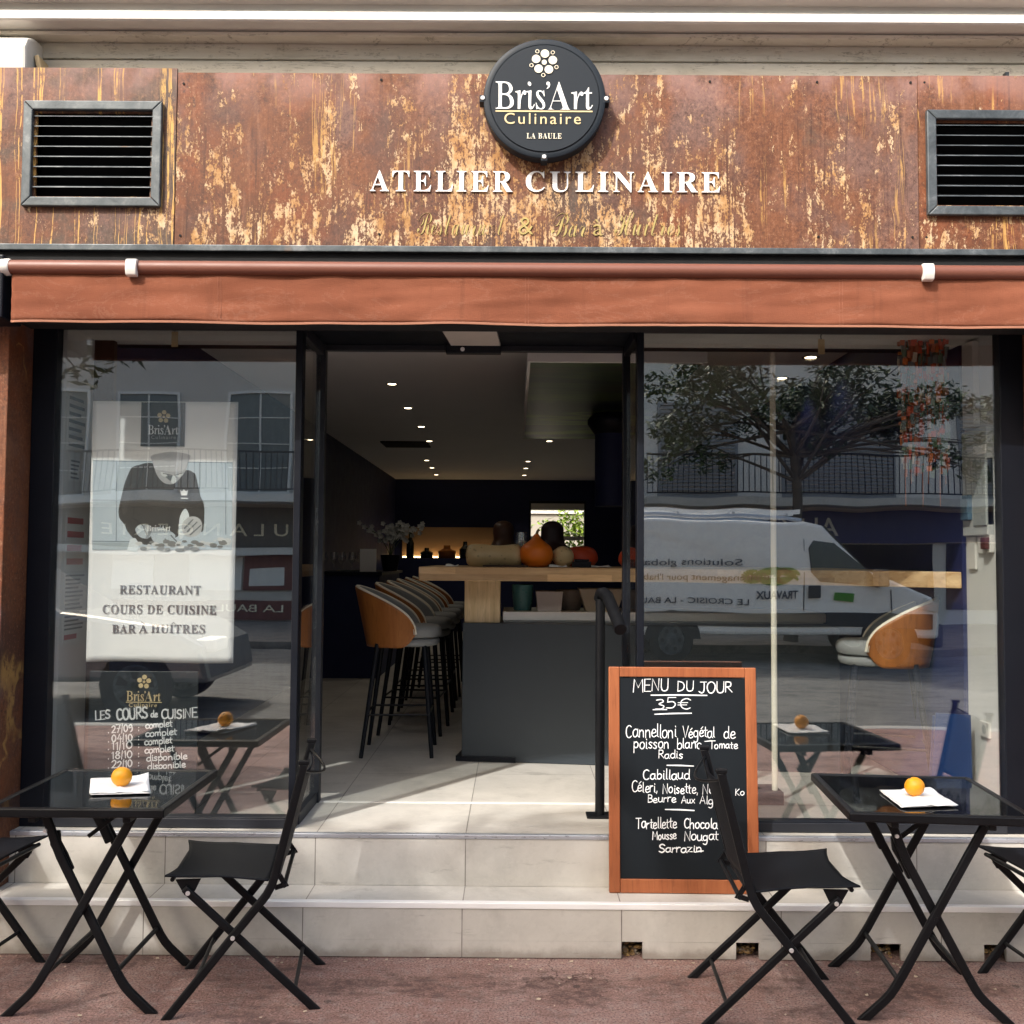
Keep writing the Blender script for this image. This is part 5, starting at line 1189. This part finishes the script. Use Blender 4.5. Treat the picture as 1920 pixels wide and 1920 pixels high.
br = fit('breaker', 1852, 1002, 1868, 1036, .022, M['white_plastic'], None, 'white plate with dark red breaker knob under the fuse box', 'breaker'); fit('knob', 1855, 1008, 1865, 1030, .04, pm('dark_red', (.10, .03, .03), .4), br)
so_ = fit('wall_socket', 1841, 1350, 1859, 1386, .012, M['white_plastic'], None, 'white wall socket low on the white wall behind the right table', 'socket')
a = onr(1850, 1367); MB().lathe([(.018, -.0135), (.020, -.0122), (.020, -.0115)], (XR, a.y, a.z), 18, 'X').build('socket_ring', gp, so_)
# ------------------------------------------------------------------ trees and shrubs
def leaf_mat(name, a, b, c):
    t = NT(name); P = t.obj(); k = t.ramp(t.noise(P, 1.3, 5, .6), [(.35, a), (.55, b), (.7, c)])
    k = t.mix(t.noise(P, 30, 2), k, tuple(x * .6 for x in a)); t.base(k, .5, 0, .4)
    try: t.b.inputs['Transmission Weight'].default_value = 0
    except Exception: pass
    return t.mat
LEAF = leaf_mat('tree_leaves', (.030, .055, .016), (.050, .095, .025), (.085, .14, .035))
BARK = pm('bark', (.085, .07, .055), .9, 0, .35, 9, .6, 30, stretch=(1, 1, .3))
def crown(clumps, size, rn, per=70):
    V = []; Fc = []
    for c, r in clumps:
        for k in range(int(per * (r / .5) ** 2)):
            d = Vector((rn.gauss(0, 1), rn.gauss(0, 1), rn.gauss(0, 1))).normalized() * r * rn.uniform(.25, 1.0) ** .6
            d.z *= .62; p = Vector(c) + d
            u = Vector((rn.uniform(-1, 1), rn.uniform(-1, 1), rn.uniform(-.7, .5))).normalized(); v = u.cross(Vector((rn.uniform(-.5, .5), rn.uniform(-.5, .5), 1))).normalized()
            s = size * rn.uniform(.6, 1.25); o = len(V)
            V += [p - u * s, p + v * s * .42, p + u * s, p - v * s * .42]; Fc.append((o, o + 1, o + 2, o + 3))
    m = MB(); m.add(V, Fc); return m
def tree(name, label, base, h, clumps, size, r0, seed, group, lean=(0, 0), per=70):
    rn = random.Random(seed); t = thing(name, label, 'tree', base, 0, group)
    m = MB(); top = Vector((lean[0], lean[1], h))
    pts = [top * u + Vector((.06 * math.sin(5 * u + seed), .05 * math.cos(4 * u), 0)) for u in [i / 8 for i in range(9)]]
    m.tube(pts, [r0 * (1.25 if i == 0 else 1 - .055 * i) for i in range(9)], 12)
    for c, r in clumps:
        c = Vector(c); s_ = pts[rn.choice((6, 7, 8))]; mid = (s_ + c) / 2 + Vector((0, 0, .12)); m.tube([s_, mid, c], [r0 * .30, r0 * .18, r0 * .05], 7)
        for q in range(2):
            e = c + Vector((rn.uniform(-1, 1), rn.uniform(-1, 1), rn.uniform(-.2, .5))) * r * .8; m.tube([mid, (mid + e) / 2 + Vector((0, 0, .05)), e], [r0 * .16, r0 * .1, .008], 5)
    m.build('trunk', BARK, t, smooth=True)
    crown(clumps, size, rn, per).build('crown', LEAF, t, fix=False)
    return t
def ell(rn, n, cx, cy, cz, rx, ry, rz, r0, r1):
    out = []
    while len(out) < n:
        p = Vector((rn.uniform(-1, 1), rn.uniform(-1, 1), rn.uniform(-1, 1)))
        if p.length <= 1: out.append(((cx + p.x * rx, cy + p.y * ry, cz + p.z * rz), rn.uniform(r0, r1)))
    return out
rn = random.Random(41)
NB = (-6.4, -6.5, -.12)
cl = ell(rn, 64, 2.7, .45, 5.9, 3.5, 1.25, .85, .40, .72) + [((2.0, .9, 3.5), .4), ((2.5, 1.0, 3.75), .42), ((1.5, .9, 3.9), .4), ((3.0, .8, 4.1), .4)]
def lower(c, r):      # keep the crown clear of the sun that reaches the windows
    yl = -(c[2] + NB[2] - .70) / 1.2 - r * .85 - NB[1]; return ((c[0], min(c[1], yl), c[2]), r)
cl = [lower(*q) for q in cl]
tree('street_tree', 'leafy street tree by the kerb behind the photographer, shading the terrace', NB, 4.6, cl, .085, .15, 2, 'street trees', (.6, 0), 130)
rn = random.Random(17)
cl = [((p[0], p[1], p[2]), r) for p, r in ell(rn, 34, .3, 0, 4.5, 3.6, 1.6, .9, .4, .75)] + [((2.6, .4, 3.4), .45), ((3.1, .6, 3.1), .4), ((-2.0, .4, 3.5), .5), ((-2.6, .5, 3.1), .45), ((-1.6, .6, 3.2), .4), ((3.4, .3, 3.7), .4)]
tree('street_tree', 'leafy street tree behind the white van, mirrored in the right window', (5.1, -14.0, 0), 3.9, cl, .078, .13, 5, 'street trees', (0, 0), 210)
rn = random.Random(8)
sh = thing('garden_shrub', 'bright green shrub in the yard seen through the far back window', 'shrub', (.95, 13.2, -.02))
GL = leaf_mat('garden_leaves', (.22, .32, .03), (.34, .46, .05), (.46, .56, .08))
crown(ell(rn, 26, .1, 0, 1.8, .55, .35, .75, .18, .30) + ell(rn, 6, -.75, .2, 1.75, .22, .2, .5, .14, .2), .06, rn, 260).build('crown', GL, sh, fix=False)
m = MB(); 
for q in range(4): m.tube([(0, 0, 0), (.1 * q - .15, .05, .9), (.2 * q - .3, .0, 1.7)], [.03, .022, .012], 7)
m.build('stem', BARK, sh, smooth=True)
gw = thing('garden_wall', 'pale wall at the end of the yard behind the back window', 'wall', (0, 0, 0))
MB().box(-4, 5, 15.5, 15.7, -.02, 2.4).build('wall', M['upper_wall'], gw); MB().box(-4.05, 5.05, 15.45, 15.75, 2.401, 2.46).build('coping', M['cornice'], gw)

# ------------------------------------------------------------------ white van across the street
vn = thing('white_van', 'white works van with roof rack and green leaf emblem parked across the street', 'van', (0, 0, -.12))
vw = pm('van_white', (.90, .88, .85), .28, 0, .04, 3, spec=.6); vt = pm('tyre_rubber', (.02, .02, .02), .8); vg = pm('dark_window', (.012, .014, .017), .06, 0, .05, spec=.8); vp = pm('grey_bumper', (.05, .052, .056), .6)
VY = -11.4; vx0, vx1 = 1.35, 6.85
prof = [(1.35, .42), (1.32, 1.2), (1.40, 2.20), (1.55, 2.27), (4.55, 2.27), (4.85, 2.20), (5.55, 1.48), (6.20, 1.18), (6.50, 1.04), (6.62, .72), (6.60, .42)]
m = MB(); N_ = len(prof); V = []
for yy, ins in ((VY, .0), (VY - 1.95, .0)):
    for x, z in prof: V.append((x, yy + (-.10 if yy == VY else .10) * max(0, (z - 1.1)) / 1.2, z))
m.add(V, [tuple(range(N_)), tuple(reversed(range(N_, 2 * N_)))] + [(i, i + N_, (i + 1) % N_ + N_, (i + 1) % N_) for i in range(N_)])
m.build('body', vw, vn, bevel=.05)
def side(poly, d0, d1): # outline on the side that faces the shop
    m = MB(); n = len(poly); V = []
    for d in (d0, d1):
        for x, z in poly: V.append((x, VY - .10 * max(0, (z - 1.1)) / 1.2 + d, z))
    m.add(V, [tuple(range(n)), tuple(reversed(range(n, 2 * n)))] + [(i, i + n, (i + 1) % n + n, (i + 1) % n) for i in range(n)]); return m
side([(4.62, 1.86), (4.66, 1.45), (4.80, 1.28), (5.72, 1.18), (5.80, 1.20), (5.62, 1.42), (5.02, 1.94), (4.70, 1.98)], -.02, .012).build('side_window', vg, vn, bevel=.01)
side([(1.45, .55), (6.5, .55), (6.5, .78), (1.45, .78)], -.02, .02).build('side_moulding', vp, vn, bevel=.01)
for x in (4.55, 5.9): side([(x, .8), (x + .012, .8), (x + .012, 2.0 if x < 5 else 1.15), (x, 2.0 if x < 5 else 1.15)], -.01, .004).build('door_seam', vp, vn)
side([(4.62, 1.02), (4.80, 1.02), (4.80, 1.22), (4.62, 1.22)], -.01, .035).build('door_handle', vp, vn, bevel=.01)
mi = MB().box(5.62, 5.80, VY + .02, VY + .26, 1.20, 1.50).build('wing_mirror', vp, vn, bevel=.03)
m = MB(); m.add([(4.90, VY - .16, 2.19), (5.56, VY - .10, 1.49), (5.56, VY - 1.85, 1.49), (4.90, VY - 1.79, 2.19)], [(0, 1, 2, 3)]); m.build('windscreen', vg, vn, thick=.02)
for x in (2.47, 5.84):
    side([(x + .44 * math.cos(a), max(.36, .36 + .44 * math.sin(a))) for a in [i * PI / 10 for i in range(11)]], -.03, .008).build('wheel_arch', vt, vn)
    for y in (VY - .05, VY - 1.72):
        wq = MB().lathe([(.20, 0), (.31, .0), (.345, .03), (.345, .19), (.31, .22)], (x, y - .17, .345), 36, 'Y').build('wheel', vt, vn, smooth=True)
        MB().lathe([(.06, .02), (.10, .0), (.20, -.01), (.215, .02), (.225, .0)], (x, y + .065, .345), 30, 'Y').build('rim', M['zinc'], wq, smooth=True)
        m = MB()
        for q in range(6): a = q * PI / 3; m.lathe([(.03, 0), (.03, .01)], (x + .14 * math.cos(a), y + .062, .345 + .14 * math.sin(a)), 10, 'Y')
        m.build('rim_hole', vt, wq)
for y in (VY - .25, VY - 1.7):
    MB().tube([(1.6, y, 2.34), (4.3, y, 2.34), (4.55, y, 2.29)], .03, 8).build('roof_rail', M['alu_worn'], vn, smooth=True)
for x in (1.7, 2.6, 3.5, 4.3): MB().tube([(x, VY - .22, 2.38), (x, VY - 1.73, 2.38)], .022, 8).build('roof_bar', M['alu_worn'], vn)
for y in (VY - .55, VY - .95):
    MB().box(1.5, 4.6, y - .03, y + .03, 2.40, 2.46).build('ladder_rail', M['alu'], vn)
MB().box(6.50, 6.70, VY - 1.9, VY - .05, .30, .62).build('bumper', vp, vn, bevel=.04)
side([(6.28, .86), (6.57, .80), (6.58, .94), (6.38, 1.05)], -.02, .02).build('headlight', M['white_plastic'], vn, bevel=.01)
vin = pm('van_grey_letters', (.07, .075, .085), .5); vgr = pm('van_green', (.06, .26, .03), .4); vy = VY + .004
text('Solutions globales', 1.75, 3.55, 1.55, 1.68, vy - .04, vin, 'lettering', vn, 'sans', face=1, depth=.008)
text("d'aménagement pour l'habitat", 1.75, 3.95, 1.30, 1.45, vy - .02, vin, 'lettering', vn, 'sans', face=1, depth=.008)
text('TRAVAUX', 3.75, 4.45, 1.02, 1.15, vy - .0, vin, 'lettering', vn, 'sans', .02, face=1, depth=.008)
text('LE CROISIC - LA BAULE', 1.75, 3.65, .92, 1.02, vy, vin, 'lettering', vn, 'sans', face=1, depth=.008)
m = MB()
def arc(cx, cz, r, a0, a1, w_): 
    P = [Vector((cx + r * math.cos(a0 + (a1 - a0) * i / 14), cz + .55 * r * math.sin(a0 + (a1 - a0) * i / 14))) for i in range(15)]
    for i in range(14):
        k = w_ * math.sin(PI * (i + .5) / 14) + .015; d = (P[i + 1] - P[i]).normalized(); nn = Vector((-d.y, d.x)) * k
        yv = vy - .03
        m.add([(P[i].x + nn.x, yv, P[i].y + nn.y), (P[i + 1].x + nn.x, yv, P[i + 1].y + nn.y), (P[i + 1].x - nn.x, yv, P[i + 1].y - nn.y), (P[i].x - nn.x, yv, P[i].y - nn.y)], [(0, 1, 2, 3)])
arc(4.05, 1.25, .42, .3, 2.9, .05); arc(4.05, 1.52, .40, 3.5, 5.9, .05); arc(4.28, 1.38, .20, .2, 4.4, .04); arc(3.75, 1.40, .16, 1.5, 5.2, .04)
m.build('emblem', vgr, vn, thick=.012)
side([(5.0, .98), (5.3, .95), (5.32, 1.08), (5.02, 1.10)], -.005, .006).build('emblem', vgr, vn)

# ------------------------------------------------------------------ dark car parked by the near kerb, behind the photographer
cr = thing('parked_car', 'dark grey hatchback parked at the near kerb, mirrored low in the left window', 'car', (0, 0, -.12))
cg = pm('car_grey', (.20, .205, .21), .22, .3, .05, 3, spec=.6); KY = -5.75
prof = [(-6.75, .35), (-6.85, .8), (-6.7, 1.0), (-6.35, 1.42), (-5.2, 1.47), (-4.55, 1.05), (-3.45, .92), (-3.1, .72), (-3.02, .35)]
m = MB(); N_ = len(prof); V = []
for yy, sg_ in ((KY, -1), (KY - 1.7, 1)):
    for x, z in prof: V.append((x, yy + sg_ * .22 * max(0, (z - .95)) / .5, z))
m.add(V, [tuple(range(N_)), tuple(reversed(range(N_, 2 * N_)))] + [(i, i + N_, (i + 1) % N_ + N_, (i + 1) % N_) for i in range(N_)])
m.build('body', cg, cr, bevel=.06)
m = MB(); y1 = KY - .045; m.add([(-6.25, y1 - .19, 1.37), (-5.25, y1 - .20, 1.40), (-4.72, y1 - .03, 1.08), (-6.4, y1 - .03, 1.05)], [(0, 1, 2, 3)]); m.build('side_window', vg, cr, thick=.05)
for x in (-6.1, -3.75):
    m = MB(); m.prism([(x + .37 * math.cos(a), .33 + .37 * math.sin(a)) for a in [i * PI / 8 for i in range(17)]], KY - .03, KY + .006, 'xz'); m.build('wheel_arch', vt, cr)
    for y in (KY - .06, KY - 1.5):
        wq = MB().lathe([(.2, 0), (.29, .0), (.315, .03), (.315, .17), (.29, .2)], (x, y - .13, .315), 32, 'Y').build('wheel', vt, cr, smooth=True)
        m = MB().lathe([(.05, .0), (.21, .01), (.22, .0)], (x, y + .072, .315), 28, 'Y'); m.build('rim', M['zinc'], wq, smooth=True)
        m = MB()
        for q in range(5): a = q * 2 * PI / 5 + .3; m.prism([(x + r * math.cos(a + d), .315 + r * math.sin(a + d)) for r, d in ((.08, -.25), (.19, -.28), (.19, .28), (.08, .25))], y + .0835, y + .087, 'xz')
        m.build('rim_hole', vt, wq)
m = MB().box(-3.2, -3.0, KY - .5, KY - .08, .66, .78); m.build('headlight', M['white_plastic'], cr, bevel=.03)
m = MB().box(-5.15, -4.95, KY - .05, KY + .02, .82, .86); m.build('door_handle', cg, cr, bevel=.005)

# ------------------------------------------------------------------ buildings across the street
def opp(name, label, x0, x1, h, wall, y=-19.0):
    t = thing(name, label, 'building', (0, 0, 0)); MB().box(x0, x1, y - 7, y, 0, h).build('wall', wall, t); return t
WY = -19.0
b1 = opp('bakery_building', 'pale rendered building across the street with balcony and dark bakery front', -14, 2.6, 9.5, pm('pale_render', (.50, .475, .44), .85, 0, .08, 2))
b2 = opp('pharmacy_building', 'grey building across the street with shuttered windows and a blue pharmacy sign', 2.62, 18, 9.5, pm('grey_render', (.74, .70, .65), .85, 0, .08, 2))
shm = pm('grey_shutter', (.26, .265, .28), .6); wf = M['white_paint']
def owin(b, xa, xb, za, zb, shut=False):
    fm = frame('window', xa, xb, za, zb, WY + .0, WY + .06, .06, .06, .06, .06, wf if not shut else shm, b)
    if shut:
        m = MB(); z = za + .07
        while z < zb - .1: m.box(xa + .06, xb - .06, WY + .005, WY + .045, z, z + .06); z += .085
        m.build('shutter', shm, fm)
    else:
        MB().box(xa + .06, xb - .06, WY + .005, WY + .012, za + .06, zb - .06).build('pane', pm('blue_grey_pane', (.14, .16, .165), .25), fm)
        m = MB().box((xa + xb) / 2 - .02, (xa + xb) / 2 + .02, WY + .012, WY + .04, za + .06, zb - .06)
        for k in (1, 2, 3): m.box(xa + .06, (xa + xb) / 2 - .02, WY + .012, WY + .034, za + (zb - za) * k / 4 - .012, za + (zb - za) * k / 4 + .012); m.box((xa + xb) / 2 + .02, xb - .06, WY + .012, WY + .034, za + (zb - za) * k / 4 - .012, za + (zb - za) * k / 4 + .012)
        m.build('glazing_bar', wf, fm)
def balcony(b, xa, xb, z, mat, rail):
    s_ = MB().box(xa, xb, WY + .001, WY + 1.0, z - .16, z).build('balcony', mat, b)
    m = MB().box(xa, xb, WY + .95, WY + .99, z + .96, z + 1.0); m.box(xa, xb, WY + .95, WY + .99, z + .08, z + .11); x = xa
    while x < xb: m.box(x, x + .018, WY + .96, WY + .98, z + .11, z + .96); x += .13
    m.build('railing', rail, s_)
for xa in (-11.6, -9.4, -6.8): owin(b1, xa, xa + 1.5, 2.95, 5.4)
for xa in (-11.6, -9.4, -6.8, -3.2, .2): owin(b1, xa, xa + 1.5, 6.4, 8.4)
for xa in (-3.6, .0): owin(b1, xa, xa + 1.5, 2.95, 5.4)
balcony(b1, -11.8, 2.2, 2.9, wf, pm('dark_railing', (.05, .05, .055), .5))
for xa, xb in ((3.3, 5.2), (6.2, 8.9), (10.4, 12.6)): owin(b2, xa, xb, 2.95, 5.2, True)
for xa, xb in ((3.3, 5.2), (6.2, 8.9), (10.4, 12.6)): owin(b2, xa, xb, 6.4, 8.4, True)
balcony(b2, 2.9, 13.2, 2.9, pm('grey_slab', (.56,.54,.5), .8), M['black'])
dkshop = pm('dark_shop_front', (.10, .095, .09), .4); rd = pm('red_panel', (.16, .06, .05), .5)
MB().box(-12.5, 1.8, WY + .0, WY + .08, 1.75, 2.66).build('shop_front', dkshop, b1); MB().box(-12.5, 1.8, WY + .0, WY + .35, 1.56, 1.74).build('ledge', wf, b1)
text('B O U L A N G E R I E', -9.6, -4.2, 2.02, 2.30, WY + .081, M['cream_ink'], 'lettering', b1, 'sans', face=1, depth=.02)
for xa, xb, mt in ((-7.6, -6.4, M['notice']), (-6.35, -5.0, rd), (-9.4, -8.4, M['notice'])):
    MB().box(xa, xb, WY + .0, WY + .05, .75, 1.55).build('window_poster', mt, b1)
MB().box(-6.2, -5.4, WY + .051, WY + .06, .85, 1.25).build('poster_panel', M['notice'], b1)
MB().box(-12.5, 1.8, WY + .0, WY + .04, .02, .5).build('plinth', rd, b1)
text('LA BAULE', -7.2, -5.4, .22, .40, WY + .041, M['cream_ink'], 'lettering', b1, 'sans', face=1, depth=.015)
MB().box(4.4, 12.6, WY + .0, WY + .12, 1.98, 2.66).build('shop_sign', pm('blue_sign', (.012, .02, .12), .4), b2)
text('ALIX', 6.15, 7.5, 2.15, 2.52, WY + .121, M['white_plastic'], 'lettering', b2, 'sans', face=1, depth=.02)
m = MB(); m.tube([(5.55 + .2 * math.cos(a), WY + .13, 2.33 + .2 * math.sin(a)) for a in [i * PI / 8 for i in range(14)]], .035, 6); m.build('emblem', pm('teal_emblem', (.05, .25, .25), .4), b2)
for xa in (4.6, 7.3, 10.0): MB().box(xa, xa + 2.4, WY + .0, WY + .03, .35, 1.95).build('shop_window', vg, b2)
